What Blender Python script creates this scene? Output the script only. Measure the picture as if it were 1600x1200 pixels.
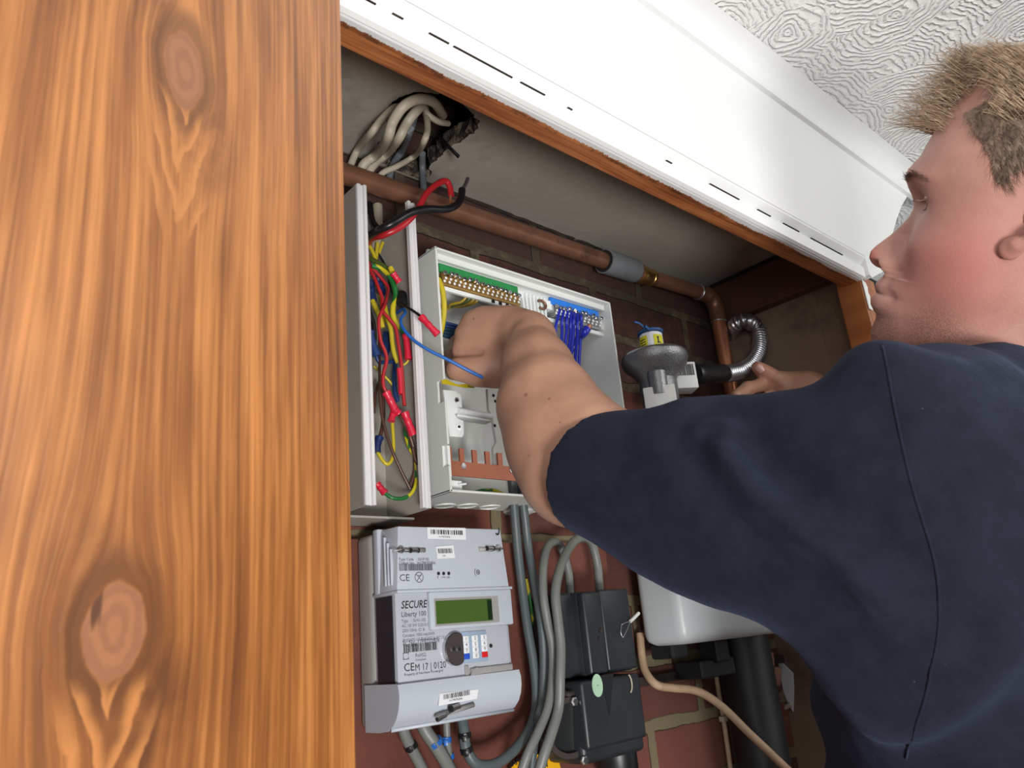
import bpy, bmesh, math, random
import numpy as np
from mathutils import Vector, Matrix, noise as mnoise
from mathutils.bvhtree import BVHTree
for o in list(bpy.data.objects): bpy.data.objects.remove(o)
SC = bpy.context.scene
COL = SC.collection
PI = math.pi
random.seed(7); RNG = np.random.default_rng(7)
# ------------------------------------------------------------------ camera
FPX = 1200.0
_yaw, _pit, _rol = (math.radians(a) for a in (42.8, 18.32, -5.25))
CF = Vector((math.sin(_yaw)*math.cos(_pit), math.cos(_yaw)*math.cos(_pit), math.sin(_pit)))
_r0 = Vector((math.cos(_yaw), -math.sin(_yaw), 0)); _u0 = _r0.cross(CF)
CR = _r0*math.cos(_rol) + _u0*math.sin(_rol)
CU = -_r0*math.sin(_rol) + _u0*math.cos(_rol)
CO = Vector((0, 0, 1.5))
cd = bpy.data.cameras.new('camera'); cam = bpy.data.objects.new('camera', cd); COL.objects.link(cam)
cd.sensor_width = 36.0; cd.lens = 36.0*FPX/1600.0; cd.clip_start = 0.02; cd.clip_end = 60
cam.matrix_world = Matrix(((CR.x, CU.x, -CF.x, CO.x), (CR.y, CU.y, -CF.y, CO.y), (CR.z, CU.z, -CF.z, CO.z), (0, 0, 0, 1)))
cd.dof.use_dof = True; cd.dof.focus_distance = 0.92; cd.dof.aperture_fstop = 20.0
SC.camera = cam
# ------------------------------------------------------------------ world and lamps
W = bpy.data.worlds.new('World'); SC.world = W; W.use_nodes = True
_n = W.node_tree.nodes; _l = W.node_tree.links
_bg = _n['Background']; _bg.inputs[0].default_value = (0.86, 0.93, 1.0, 1); _bg.inputs[1].default_value = 0.60
def area(name, loc, target, sx, sy, power, col):
    ld = bpy.data.lights.new(name, 'AREA'); ld.shape = 'RECTANGLE'; ld.size = sx; ld.size_y = sy
    ld.energy = power; ld.color = col
    o = bpy.data.objects.new(name, ld); COL.objects.link(o)
    o.location = loc; o.rotation_euler = (Vector(target)-Vector(loc)).to_track_quat('-Z', 'Y').to_euler()
    return o
area('window_daylight', (-1.25, -1.15, 1.55), (0.45, 0.45, 1.80), 0.9, 1.1, 13, (0.97, 0.985, 1.0))
area('added_upward_fill', (-0.22, -0.80, 0.95), (0.45, 0.30, 2.1), 0.35, 0.35, 30, (1.0, 0.99, 0.96))  # added fill from low left, brightens the ceiling and the front board
area('added_right_fill', (1.35, -1.05, 2.05), (0.55, 0.45, 1.65), 0.8, 0.5, 13, (1.0, 0.975, 0.94))  # added fill, no known fixture; lights the forearm from the right
SC.view_settings.view_transform = 'Standard'; SC.view_settings.look = 'None'
SC.view_settings.exposure = -0.18; SC.view_settings.gamma = 1.0; SC.view_settings.use_curve_mapping = False

# ------------------------------------------------------------------ helpers
def ray(x, y): return CF + CR*((x-800)/FPX) - CU*((y-600)/FPX)
def PY(x, y, Y): d = ray(x, y); return CO + d*((Y-CO.y)/d.y)       # point of the place at depth Y from the room side
def PX(x, y, X): d = ray(x, y); return CO + d*((X-CO.x)/d.x)
def PZ(x, y, Z): d = ray(x, y); return CO + d*((Z-CO.z)/d.z)
def PD(x, y, D): return CO + ray(x, y)*D
def srgb(c): return tuple(((v/255)/12.92 if v/255 <= .04045 else ((v/255+.055)/1.055)**2.4) for v in c)

def newmat(name):
    m = bpy.data.materials.new(name); m.use_nodes = True
    return m, m.node_tree.nodes, m.node_tree.links, m.node_tree.nodes['Principled BSDF']
def ramp(N, stops, interp='LINEAR'):
    r = N.new('ShaderNodeValToRGB'); cr = r.color_ramp; cr.interpolation = interp
    while len(cr.elements) < len(stops): cr.elements.new(.5)
    for e, (p, c) in zip(cr.elements, stops): e.position = p; e.color = (*c[:3], 1)
    return r
def pbr(name, col, rough=.5, metal=0., var=.12, scale=40., bump=0., bscale=200., spec=.5, coat=0., sub=0., dark=None, darkth=.62, aniso=None, tr=0.):
    """procedural material: colour broken up by noise, optional grime, optional fine bump"""
    m, N, L, b = newmat(name)
    c = srgb(col)
    tc = N.new('ShaderNodeTexCoord')
    nz = N.new('ShaderNodeTexNoise'); nz.inputs['Scale'].default_value = scale; nz.inputs['Detail'].default_value = 5
    src = tc.outputs['Object']
    if aniso:
        mp = N.new('ShaderNodeMapping'); mp.inputs['Scale'].default_value = aniso; L.new(src, mp.inputs[0]); src = mp.outputs[0]
    L.new(src, nz.inputs['Vector'])
    lo = tuple(v*(1-var) for v in c); hi = tuple(min(1, v*(1+var)) for v in c)
    st = [(.3, lo), (.7, hi)]
    r = ramp(N, st); L.new(nz.outputs[0], r.inputs[0]); out = r.outputs[0]
    if dark is not None:
        n2 = N.new('ShaderNodeTexNoise'); n2.inputs['Scale'].default_value = scale*.45; n2.inputs['Detail'].default_value = 8; n2.inputs['Roughness'].default_value = .7
        L.new(src, n2.inputs['Vector'])
        r2 = ramp(N, [(darkth-.05, (0, 0, 0)), (darkth+.1, (1, 1, 1))]); L.new(n2.outputs[0], r2.inputs[0])
        mx = N.new('ShaderNodeMix'); mx.data_type = 'RGBA'; L.new(r2.outputs[0], mx.inputs[0]); L.new(out, mx.inputs[6])
        mx.inputs[7].default_value = (*srgb(dark), 1); out = mx.outputs[2]
    L.new(out, b.inputs['Base Color'])
    b.inputs['Roughness'].default_value = rough; b.inputs['Metallic'].default_value = metal
    b.inputs['Specular IOR Level'].default_value = spec
    b.inputs['Coat Weight'].default_value = coat; b.inputs['Coat Roughness'].default_value = .08
    if tr: b.inputs['Transmission Weight'].default_value = tr
    if sub:
        b.inputs['Subsurface Weight'].default_value = sub; b.inputs['Subsurface Radius'].default_value = (.012, .004, .002); b.inputs['Subsurface Scale'].default_value = .6
    if bump:
        n3 = N.new('ShaderNodeTexNoise'); n3.inputs['Scale'].default_value = bscale; n3.inputs['Detail'].default_value = 6
        L.new(src, n3.inputs['Vector'])
        bp = N.new('ShaderNodeBump'); bp.inputs['Strength'].default_value = min(1, bump); bp.inputs['Distance'].default_value = .002
        L.new(n3.outputs[0], bp.inputs['Height']); L.new(bp.outputs[0], b.inputs['Normal'])
    return m

def wloc(o):
    v = Vector(o.location)
    while o.parent: o = o.parent; v = v + Vector(o.location)
    return v
def obj(name, bm, mat, parent=None, smooth=False, auto=None):
    me = bpy.data.meshes.new(name)
    bm.normal_update()
    if parent is not None: off = wloc(parent)
    else:
        vs = [v.co for v in bm.verts]
        off = Vector(((min(v.x for v in vs)+max(v.x for v in vs))/2, (min(v.y for v in vs)+max(v.y for v in vs))/2, min(v.z for v in vs)))
    bmesh.ops.translate(bm, verts=bm.verts, vec=-off)
    bm.to_mesh(me); bm.free()
    o = bpy.data.objects.new(name, me); COL.objects.link(o)
    mats = mat if isinstance(mat, (list, tuple)) else [mat]
    for m in mats: me.materials.append(m)
    if parent is not None: o.parent = parent
    else: o.location = off
    if smooth or auto:
        for p in me.polygons: p.use_smooth = True
        if auto: me.set_sharp_from_angle(angle=math.radians(auto))
    return o
def tag(o, label=None, cat=None, group=None, kind=None):
    if label: o['label'] = label
    if cat: o['category'] = cat
    if group: o['group'] = group
    if kind: o['kind'] = kind
    return o
def empty(name, loc, label, cat, group=None):
    o = bpy.data.objects.new(name, None); COL.objects.link(o); o.location = Vector(loc); o.empty_display_size = .02
    return tag(o, label, cat, group)
def struct(name, bm, mat, parent=None, **k):
    o = obj(name, bm, mat, parent, **k)
    if parent is None: o['kind'] = 'structure'
    return o
def B(): return bmesh.new()
def box(bm, x0, x1, y0, y1, z0, z1, bev=0., seg=2, mi=0):
    x0, x1 = sorted((x0, x1)); y0, y1 = sorted((y0, y1)); z0, z1 = sorted((z0, z1))
    v = [bm.verts.new((x, y, z)) for x in (x0, x1) for y in (y0, y1) for z in (z0, z1)]
    fs = [bm.faces.new([v[i] for i in q]) for q in ((0, 1, 3, 2), (4, 6, 7, 5), (0, 4, 5, 1), (2, 3, 7, 6), (0, 2, 6, 4), (1, 5, 7, 3))]
    for f in fs: f.material_index = mi
    if bev > 0:
        bmesh.ops.bevel(bm, geom=list({e for f in fs for e in f.edges}), offset=bev, segments=seg, affect='EDGES', profile=.5)
    return bm
def prism(bm, pts, vec, mi=0, bev=0.):
    """planar polygon (list of Vectors) pushed along vec"""
    vec = Vector(vec)
    a = [bm.verts.new(Vector(p)) for p in pts]; b_ = [bm.verts.new(Vector(p)+vec) for p in pts]
    n = len(pts); fs = [bm.faces.new(a), bm.faces.new(b_[::-1])]
    for i in range(n): fs.append(bm.faces.new((a[i], b_[i], b_[(i+1) % n], a[(i+1) % n])))
    for f in fs: f.material_index = mi
    bmesh.ops.recalc_face_normals(bm, faces=fs)
    if bev > 0:
        es = list({e for f in fs for e in f.edges})
        bmesh.ops.bevel(bm, geom=es, offset=bev, segments=2, affect='EDGES', profile=.5)
    return bm
def frames(P):
    T = []
    n = len(P)
    for i in range(n): T.append((P[min(i+1, n-1)]-P[max(i-1, 0)]).normalized())
    up = Vector((0, 0, 1)) if abs(T[0].z) < .9 else Vector((1, 0, 0))
    N = [(up-T[0]*up.dot(T[0])).normalized()]
    for i in range(1, n):
        v = N[-1]-T[i]*N[-1].dot(T[i]); N.append(v.normalized() if v.length > 1e-6 else N[-1])
    return T, N
def catmull(P, sub=8):
    P = [Vector(p) for p in P]
    if len(P) < 3: return [P[0].lerp(P[-1], i/sub) for i in range(sub+1)]
    Q = [P[0]*2-P[1]]+P+[P[-1]*2-P[-2]]; out = []
    for i in range(1, len(Q)-2):
        p0, p1, p2, p3 = Q[i-1:i+3]
        # centripetal parametrisation keeps the bends tidy
        for k in range(sub):
            t = k/sub
            out.append(.5*((2*p1)+(-p0+p2)*t+(2*p0-5*p1+4*p2-p3)*t*t+(-p0+3*p1-3*p2+p3)*t**3))
    out.append(P[-1]); return out
def tube(bm, P, r, seg=12, rad=None, flat=1., mi=0, cap=True):
    P = [Vector(p) for p in P]; T, N = frames(P); rings = []
    for i, p in enumerate(P):
        rr = rad[i] if rad else r; Bn = T[i].cross(N[i])
        rings.append([bm.verts.new(p+N[i]*(rr*math.cos(a))+Bn*(rr*flat*math.sin(a))) for a in (2*PI*k/seg for k in range(seg))])
    for i in range(len(P)-1):
        for k in range(seg):
            f = bm.faces.new((rings[i][k], rings[i+1][k], rings[i+1][(k+1) % seg], rings[i][(k+1) % seg])); f.material_index = mi
    if cap:
        f = bm.faces.new(rings[0]); f.material_index = mi
        f = bm.faces.new(rings[-1][::-1]); f.material_index = mi
    return bm
def cyl(bm, a, b_, r, seg=20, r2=None, mi=0):
    return tube(bm, [Vector(a), Vector(b_)], r, seg, rad=[r, r2 if r2 is not None else r], mi=mi)
def lathe(bm, prof, o, ax=(0, 0, 1), seg=40, mi=0, cap=True):
    """prof: (radius, height) pairs along ax from o"""
    ax = Vector(ax).normalized(); o = Vector(o)
    t = Vector((1, 0, 0)) if abs(ax.x) < .8 else Vector((0, 1, 0)); n1 = (t-ax*t.dot(ax)).normalized(); n2 = ax.cross(n1)
    rings = [[bm.verts.new(o+ax*h+n1*(max(r, 1e-5)*math.cos(2*PI*k/seg))+n2*(max(r, 1e-5)*math.sin(2*PI*k/seg))) for k in range(seg)] for r, h in prof]
    for i in range(len(rings)-1):
        for k in range(seg):
            f = bm.faces.new((rings[i][k], rings[i][(k+1) % seg], rings[i+1][(k+1) % seg], rings[i+1][k])); f.material_index = mi
    if cap:
        f = bm.faces.new(rings[0][::-1]); f.material_index = mi
        f = bm.faces.new(rings[-1]); f.material_index = mi
    return bm
def textbm(bm, s, o, xd, yd, size, depth=.0002, bold=0., cond=1.):
    """raised lettering: origin o, reading along xd, upward yd"""
    cu = bpy.data.curves.new('t', 'FONT'); cu.body = s; cu.size = 1.0; cu.offset = bold; cu.resolution_u = 2
    ob = bpy.data.objects.new('t', cu); COL.objects.link(ob)
    bpy.context.view_layer.update()
    dg = bpy.context.evaluated_depsgraph_get(); me = bpy.data.meshes.new_from_object(ob.evaluated_get(dg))
    xd = Vector(xd).normalized(); yd = Vector(yd).normalized(); zd = xd.cross(yd)
    vs = [bm.verts.new(Vector(o)+xd*(v.co.x*size*cond)+yd*(v.co.y*size)+zd*depth) for v in me.vertices]
    for p in me.polygons:
        try: bm.faces.new([vs[i] for i in p.vertices])
        except ValueError: pass
    COL.objects.unlink(ob); bpy.data.objects.remove(ob); bpy.data.meshes.remove(me); bpy.data.curves.remove(cu)
    return bm
def barcode(bm, o, xd, yd, w, h, n=26, depth=.0003, seed=1):
    rr = random.Random(seed); xd = Vector(xd).normalized(); yd = Vector(yd).normalized(); zd = xd.cross(yd); o = Vector(o)+zd*depth
    x = 0; st = w/n
    while x < w-st*.5:
        b_ = st*rr.choice((.35, .5, .8, 1.1)); q = [o+xd*x, o+xd*(x+b_), o+xd*(x+b_)+yd*h, o+xd*x+yd*h]
        bm.faces.new([bm.verts.new(p) for p in q]); x += b_+st*rr.choice((.3, .45, .7))
    return bm
class G:
    """small node-graph writer for maths in materials"""
    def __init__(s, N, L): s.N = N; s.L = L
    def m(s, op, a, b=None, c=None):
        n = s.N.new('ShaderNodeMath'); n.operation = op
        for i, v in enumerate((a, b, c)):
            if v is None: continue
            if isinstance(v, (int, float)): n.inputs[i].default_value = v
            else: s.L.new(v, n.inputs[i])
        return n.outputs[0]
    def add(s, a, b): return s.m('ADD', a, b)
    def sub(s, a, b): return s.m('SUBTRACT', a, b)
    def mul(s, a, b): return s.m('MULTIPLY', a, b)
    def div(s, a, b): return s.m('DIVIDE', a, b)
    def noise(s, x, y, z=0., scale=1., detail=3., rough=.5):
        c = s.N.new('ShaderNodeCombineXYZ')
        for i, v in enumerate((x, y, z)):
            if isinstance(v, (int, float)): c.inputs[i].default_value = v
            else: s.L.new(v, c.inputs[i])
        n = s.N.new('ShaderNodeTexNoise'); n.inputs['Scale'].default_value = scale; n.inputs['Detail'].default_value = detail; n.inputs['Roughness'].default_value = rough
        s.L.new(c.outputs[0], n.inputs['Vector']); return n.outputs[0]
    def mix(s, f, a, b, blend='MIX'):
        n = s.N.new('ShaderNodeMix'); n.data_type = 'RGBA'; n.blend_type = blend; n.clamp_factor = True
        if isinstance(f, (int, float)): n.inputs[0].default_value = f
        else: s.L.new(f, n.inputs[0])
        for i, v in ((6, a), (7, b)):
            if isinstance(v, tuple): n.inputs[i].default_value = (*v[:3], 1)
            else: s.L.new(v, n.inputs[i])
        return n.outputs[2]
    def ss(s, v, lo, hi):
        n = s.N.new('ShaderNodeMapRange'); n.interpolation_type = 'SMOOTHSTEP'
        s.L.new(v, n.inputs[0]); n.inputs[1].default_value = lo; n.inputs[2].default_value = hi; n.inputs[3].default_value = 0; n.inputs[4].default_value = 1
        return n.outputs[0]
# ================================================================== ROOM
YB = .68       # brick face at the back of the cupboard
XR = 1.135     # right side of the cupboard
ZC = 2.06      # cupboard ceiling
YF = .40       # white front board
ZL = 1.951     # underside of the lintel
ZT = 2.212     # room ceiling
# ---- materials
def brick_mat():
    m, N, L, b = newmat('painted_brick')
    g = G(N, L); tc = N.new('ShaderNodeTexCoord'); sp = N.new('ShaderNodeSeparateXYZ'); L.new(tc.outputs['Object'], sp.inputs[0])
    x, z = sp.outputs[0], sp.outputs[2]
    wob = g.mul(g.sub(g.noise(x, 0, z, 28, 4), .5), .010); wob2 = g.mul(g.sub(g.noise(x, 5, z, 24, 4), .5), .010)
    c = N.new('ShaderNodeCombineXYZ'); L.new(g.add(g.add(x, wob), .045), c.inputs[0]); L.new(g.add(g.add(z, wob2), .062), c.inputs[1])
    bt = N.new('ShaderNodeTexBrick'); L.new(c.outputs[0], bt.inputs['Vector'])
    bt.inputs['Scale'].default_value = 1; bt.inputs['Brick Width'].default_value = .225; bt.inputs['Row Height'].default_value = .076
    bt.inputs['Mortar Size'].default_value = .0085; bt.inputs['Mortar Smooth'].default_value = .25; bt.inputs['Bias'].default_value = 0
    bt.inputs['Color1'].default_value = (*srgb((126, 72, 58)), 1); bt.inputs['Color2'].default_value = (*srgb((92, 56, 50)), 1); bt.inputs['Mortar'].default_value = (*srgb((122, 110, 84)), 1)
    n1 = g.noise(x, 2, z, 45, 8, .7); n2 = g.noise(x, 9, z, 9, 6, .6)
    dark_mottle = g.ss(g.add(g.add(n1, g.mul(n2, .8)), g.mul(g.sub(z, 1.75), .9)), .84, 1.12)  # dark mottling, denser towards the top of the wall
    col = g.mix(g.mul(dark_mottle, .75), bt.outputs[0], (*srgb((58, 44, 42)),))
    pale = g.ss(g.noise(x, 17, z, 30, 8, .75), .62, .72)
    col = g.mix(g.mul(pale, .45), col, (*srgb((176, 158, 140)),))
    L.new(col, b.inputs['Base Color']); b.inputs['Roughness'].default_value = .88
    h = g.add(g.mul(g.sub(1, bt.outputs['Fac']), 1.0), g.mul(g.noise(x, 3, z, 160, 8, .75), .55))
    bp = N.new('ShaderNodeBump'); bp.inputs['Strength'].default_value = .9; bp.inputs['Distance'].default_value = .005; L.new(h, bp.inputs['Height']); L.new(bp.outputs[0], b.inputs['Normal'])
    return m
def artex_mat():
    m, N, L, b = newmat('combed_plaster_ceiling')
    g = G(N, L); tc = N.new('ShaderNodeTexCoord'); sp = N.new('ShaderNodeSeparateXYZ'); L.new(tc.outputs['Object'], sp.inputs[0])
    x, y = sp.outputs[0], sp.outputs[1]
    x = g.add(x, g.mul(g.noise(x, y, 0, 22, 3), .035)); y = g.add(y, g.mul(g.noise(x, y, 4, 22, 3), .035))
    c = N.new('ShaderNodeCombineXYZ'); L.new(x, c.inputs[0]); L.new(y, c.inputs[1])
    v = N.new('ShaderNodeTexVoronoi'); v.voronoi_dimensions = '2D'; v.inputs['Scale'].default_value = 10.5; L.new(c.outputs[0], v.inputs['Vector'])
    sv = N.new('ShaderNodeSeparateXYZ'); L.new(v.outputs['Position'], sv.inputs[0])
    sc = N.new('ShaderNodeSeparateColor'); L.new(v.outputs['Color'], sc.inputs[0])
    ox = g.mul(g.sub(sc.outputs[0], .5), .11); oy = g.mul(g.sub(sc.outputs[1], .2), .13)
    dx = g.sub(g.sub(x, sv.outputs[0]), ox); dy = g.sub(g.sub(y, sv.outputs[1]), oy)
    d = g.m('SQRT', g.add(g.mul(dx, dx), g.mul(dy, dy)))
    d = g.add(d, g.mul(g.noise(x, y, 7, 60, 3), .004))
    w = g.m('SINE', g.mul(d, 2*PI/.0078))
    w = g.m('POWER', g.m('MAXIMUM', g.mul(g.add(w, 1), .5), 0.001), 2.2)
    brk = g.mul(g.ss(g.noise(x, y, 1, 110, 4, .6), .36, .50), g.ss(g.noise(x, y, 5, 13, 3), .28, .44))
    h = g.add(g.mul(w, brk), g.mul(g.noise(x, y, 3, 130, 4, .6), .45))
    bp = N.new('ShaderNodeBump'); bp.inputs['Strength'].default_value = .8; bp.inputs['Distance'].default_value = .0038; L.new(h, bp.inputs['Height']); L.new(bp.outputs[0], b.inputs['Normal'])
    b.inputs['Base Color'].default_value = (*srgb((232, 232, 230)), 1); b.inputs['Roughness'].default_value = .42
    return m
def wood_mat(name, ax, pale, mid, darkc, knots=(), sc=1., rough=.34, coat=.25, streak=1.):
    """stained pine: streaks run along axis ax of the board's own coordinates; grain flows round the knots like water round a post"""
    m, N, L, b = newmat(name)
    g = G(N, L); tc = N.new('ShaderNodeTexCoord'); sp = N.new('ShaderNodeSeparateXYZ'); L.new(tc.outputs['Object'], sp.inputs[0])
    long_, u, w_ = {'z': (2, 0, 1), 'x': (0, 1, 2)}[ax]
    v = sp.outputs[long_]; u = sp.outputs[u]; w_ = sp.outputs[w_]
    u = g.add(u, w_) if ax == 'x' else u
    bend = g.mul(g.sub(g.noise(u, g.mul(v, .6), 0, 3.2, 2), .5), .016)
    psi = g.add(u, bend); km = None; kr = None; halo = None; vee = None
    for (ku, kv, kR, el) in knots:
        du = g.sub(u, ku); dv = g.div(g.sub(v, kv), el)
        du_ = g.add(du, g.mul(g.sub(g.noise(u, v, ku*9, 60, 3), .5), .006)); dv_ = g.add(dv, g.mul(g.sub(g.noise(u, v, 4+ku*9, 50, 3), .5), .008))
        r2 = g.add(g.mul(du_, du_), g.mul(dv_, dv_)); r = g.m('SQRT', r2)
        fall = g.m('DIVIDE', kR*kR*1.9, g.add(r2, kR*kR*.9))
        psi = g.sub(psi, g.mul(du, g.m('MINIMUM', fall, .93)))
        inside = g.sub(1, g.ss(r, kR*.88, kR*1.0)); km = inside if km is None else g.m('MAXIMUM', km, inside)
        kr = r if kr is None else g.m('MINIMUM', kr, r)
        rim = g.mul(g.ss(r, kR*.8, kR*1.05), g.sub(1, g.ss(r, kR*1.25, kR*2.0)))
        # darker cloud of stain beside the knot, on its upper right
        du2 = g.sub(du, kR*1.3); dv2 = g.sub(dv, -kR*1.35); rr = g.m('SQRT', g.add(g.mul(du2, du2), g.mul(dv2, dv2)))
        du3 = g.add(du, kR*1.0); dv3 = g.sub(dv, kR*1.1); rr3 = g.m('SQRT', g.add(g.mul(du3, du3), g.mul(dv3, dv3)))
        cl = g.m('MAXIMUM', g.sub(1, g.ss(rr, 0, kR*2.2)), g.mul(g.sub(1, g.ss(rr3, 0, kR*1.6)), .8))
        cl = g.m('MAXIMUM', g.mul(rim, .9), g.mul(cl, g.ss(g.noise(u, v, 8, 40, 4), .3, .6)))
        halo = cl if halo is None else g.m('MAXIMUM', halo, cl)
        # cathedral flames hanging under the knot
        uu = g.add(du, g.mul(g.sub(g.noise(u, v, 3, 45, 4), .5), .012))
        f = g.add(g.mul(dv, el), g.mul(g.m('ABSOLUTE', uu), -2.8))
        fw = g.add(f, g.mul(g.noise(u, g.mul(v, .4), 13, 80, 3), .010))
        band = g.m('FRACT', g.div(fw, .026*sc))
        msk = g.mul(g.mul(g.sub(1, g.ss(g.m('ABSOLUTE', du), kR*.9, kR*1.8)), g.ss(g.mul(dv, -1), kR*.7, kR*1.3)), g.sub(1, g.ss(g.mul(dv, -1), kR*3.4, kR*4.6)))
        vv = g.mul(g.mul(g.ss(band, .0, .12), g.sub(1, g.ss(band, .12, .75))), msk)
        vee = vv if vee is None else g.m('MAXIMUM', vee, vv)
    s1 = g.noise(psi, g.mul(v, .022), 0, 330/sc, 3, .6)          # fine fibres
    s2 = g.noise(psi, g.mul(v, .030), 3, 105/sc, 4, .6)             # growth bands
    s3 = g.noise(psi, g.mul(v, .30), 6, 14/sc, 4, .6)              # broad clouds of stain
    t = g.add(g.add(g.mul(s1, .42*streak), g.mul(s2, .50)), g.mul(s3, .43))
    r_ = ramp(N, [(.49, darkc), (.63, mid), (.80, pale)]); L.new(t, r_.inputs[0])
    # map range keeps t in the ramp
    col = r_.outputs[0]
    dk = g.ss(g.noise(psi, g.mul(v, .06), 11, 26/sc, 2, .5), .66, .74)
    col = g.mix(g.mul(dk, .35), col, darkc)
    if knots:
        col = g.mix(g.mul(halo, .72), col, tuple(a*.62 for a in darkc))
        col = g.mix(g.mul(vee, .85), col, pale)
        rings = g.m('SINE', g.mul(g.add(kr, g.mul(g.noise(u, v, 30, 90, 3), .006)), 2*PI/.0060)); rr_ = g.ss(rings, -1, 1)
        kc = g.mix(rr_, (*srgb((150, 100, 66)),), (*srgb((138, 90, 60)),))
        crack = g.ss(g.noise(g.mul(u, 1), g.mul(v, .2), 21, 70, 2), .66, .69)
        kc = g.mix(g.mul(crack, .8), kc, (*srgb((70, 38, 22)),))
        col = g.mix(km, col, kc)
    L.new(col, b.inputs['Base Color'])
    b.inputs['Roughness'].default_value = rough; b.inputs['Coat Weight'].default_value = coat; b.inputs['Coat Roughness'].default_value = .22
    bp = N.new('ShaderNodeBump'); bp.inputs['Strength'].default_value = .18; bp.inputs['Distance'].default_value = .001; L.new(s1, bp.inputs['Height']); L.new(bp.outputs[0], b.inputs['Normal'])
    return m
def wood2paint(name):
    """stained underside of the lintel with white gloss slopped over its front edge"""
    m = wood_mat(name, 'x', srgb((178, 112, 62)), srgb((138, 76, 36)), srgb((92, 46, 22)), sc=.7, rough=.5, coat=.05)
    N, L = m.node_tree.nodes, m.node_tree.links; b = N['Principled BSDF']; g = G(N, L)
    tc = N.new('ShaderNodeTexCoord'); sp = N.new('ShaderNodeSeparateXYZ'); L.new(tc.outputs['Object'], sp.inputs[0])
    src = b.inputs['Base Color'].links[0].from_socket
    x, y = sp.outputs[0], sp.outputs[1]
    edge = g.add(g.mul(g.noise(x, 0, 0, 9, 3), .012), g.mul(g.noise(x, y, 2, 260, 4, .7), .007))
    f = g.ss(g.sub(y, edge), -.0180, -.0168)   # 0 = painted front strip
    col = g.mix(f, (*srgb((215, 216, 216)),), src)
    nk = g.mul(g.sub(1, g.ss(g.m('ABSOLUTE', g.add(g.sub(y, edge), .0145)), 0, .0035)), g.ss(g.noise(x, y, 5, 60, 5, .7), .45, .55))
    col = g.mix(g.mul(nk, .7), col, (*srgb((60, 32, 20)),))
    L.new(col, b.inputs['Base Color']); return m
M = {}
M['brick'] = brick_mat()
M['artex'] = artex_mat()
M['white_gloss'] = pbr('white_gloss_paint', (226, 227, 226), rough=.32, var=.02, scale=6, bump=.12, bscale=35)
M['white_matt'] = pbr('white_emulsion', (224, 224, 221), rough=.6, var=.02, scale=6)
M['plaster'] = pbr('bare_plaster', (142, 120, 104), rough=.9, var=.14, scale=9, bump=.5, bscale=60, dark=(98, 80, 72), darkth=.56)
M['board'] = pbr('old_plasterboard', (148, 142, 134), rough=.9, var=.06, scale=8, bump=.4, bscale=70, dark=(112, 106, 100), darkth=.60)
M['torn'] = pbr('torn_plaster_edge', (120, 106, 90), rough=1, var=.4, scale=120, bump=1, bscale=300, dark=(40, 34, 30), darkth=.45)
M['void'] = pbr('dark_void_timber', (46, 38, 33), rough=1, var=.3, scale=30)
M['black'] = pbr('doorway_shade_black', (22, 20, 28), rough=.9, var=.2)  # near-black standing in for the shade of the doorway
M['stain_brown'] = pbr('stained_batten', (92, 58, 46), rough=.7, var=.2, scale=14, aniso=(1, 1, 1))
M['floor'] = wood_mat('floor_boards', 'x', srgb((170, 140, 108)), srgb((140, 108, 80)), srgb((104, 78, 56)), sc=2.)
M['lintel'] = wood2paint('stained_lintel')

# ---- back wall, sides, floor, ceilings
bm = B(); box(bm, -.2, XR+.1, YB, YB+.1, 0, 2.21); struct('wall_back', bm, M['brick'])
bm = B(); box(bm, XR, XR+.05, YF+.03, YB, 0, ZC+.03); struct('wall_right', bm, M['plaster'])
bm = B(); box(bm, .13, .17, YF+.03, YB, 0, ZC+.03); struct('wall_left', bm, M['plaster'])
bm = B(); box(bm, -2.4, 3.2, -2.6, .78, -.05, 0); struct('floor', bm, M['floor'])
bm = B(); box(bm, -2.4, 3.2, -2.6, .78, ZT, ZT+.05); struct('ceiling', bm, M['artex'])

# cupboard ceiling: plasterboard with a ragged hole knocked through it
hole_px = [(652,279),(630,270),(604,258),(586,243),(590,226),(603,208),(606,192),(600,176),(609,163),(622,152),(640,146),(660,143),(678,146),(694,146),(708,152),(722,160),(729,170),(741,182),(749,190),(747,200),(738,209),(727,215),(718,223),(706,229),(697,234),(691,243),(683,247),(679,254),(673,260),(670,268),(676,272),(668,277)]
hp = [PZ(x, y, ZC) for x, y in hole_px]
def ragged(P, amp, sub, seed):
    out = []; n = len(P)
    for i in range(n):
        for k in range(sub):
            p = P[i].lerp(P[(i+1) % n], k/sub); q = mnoise.noise_vector(p*160+Vector((seed, 0, 0)))*amp
            out.append(Vector((p.x+q.x, min(p.y+q.y, YB-.002), p.z)))
    return out
hr = ragged(hp, .0035, 5, 1)
bm = B()
oc = [Vector(p) for p in ((.17, YF+.012, ZC), (XR, YF+.012, ZC), (XR, YB, ZC), (.17, YB, ZC))]
vo = [bm.verts.new(p) for p in oc]; vi = [bm.verts.new(p) for p in hr]
ed = [bm.edges.new((a[i], a[(i+1) % len(a)])) for a in (vo, vi) for i in range(len(a))]
bmesh.ops.triangle_fill(bm, use_beauty=True, edges=ed)
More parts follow.
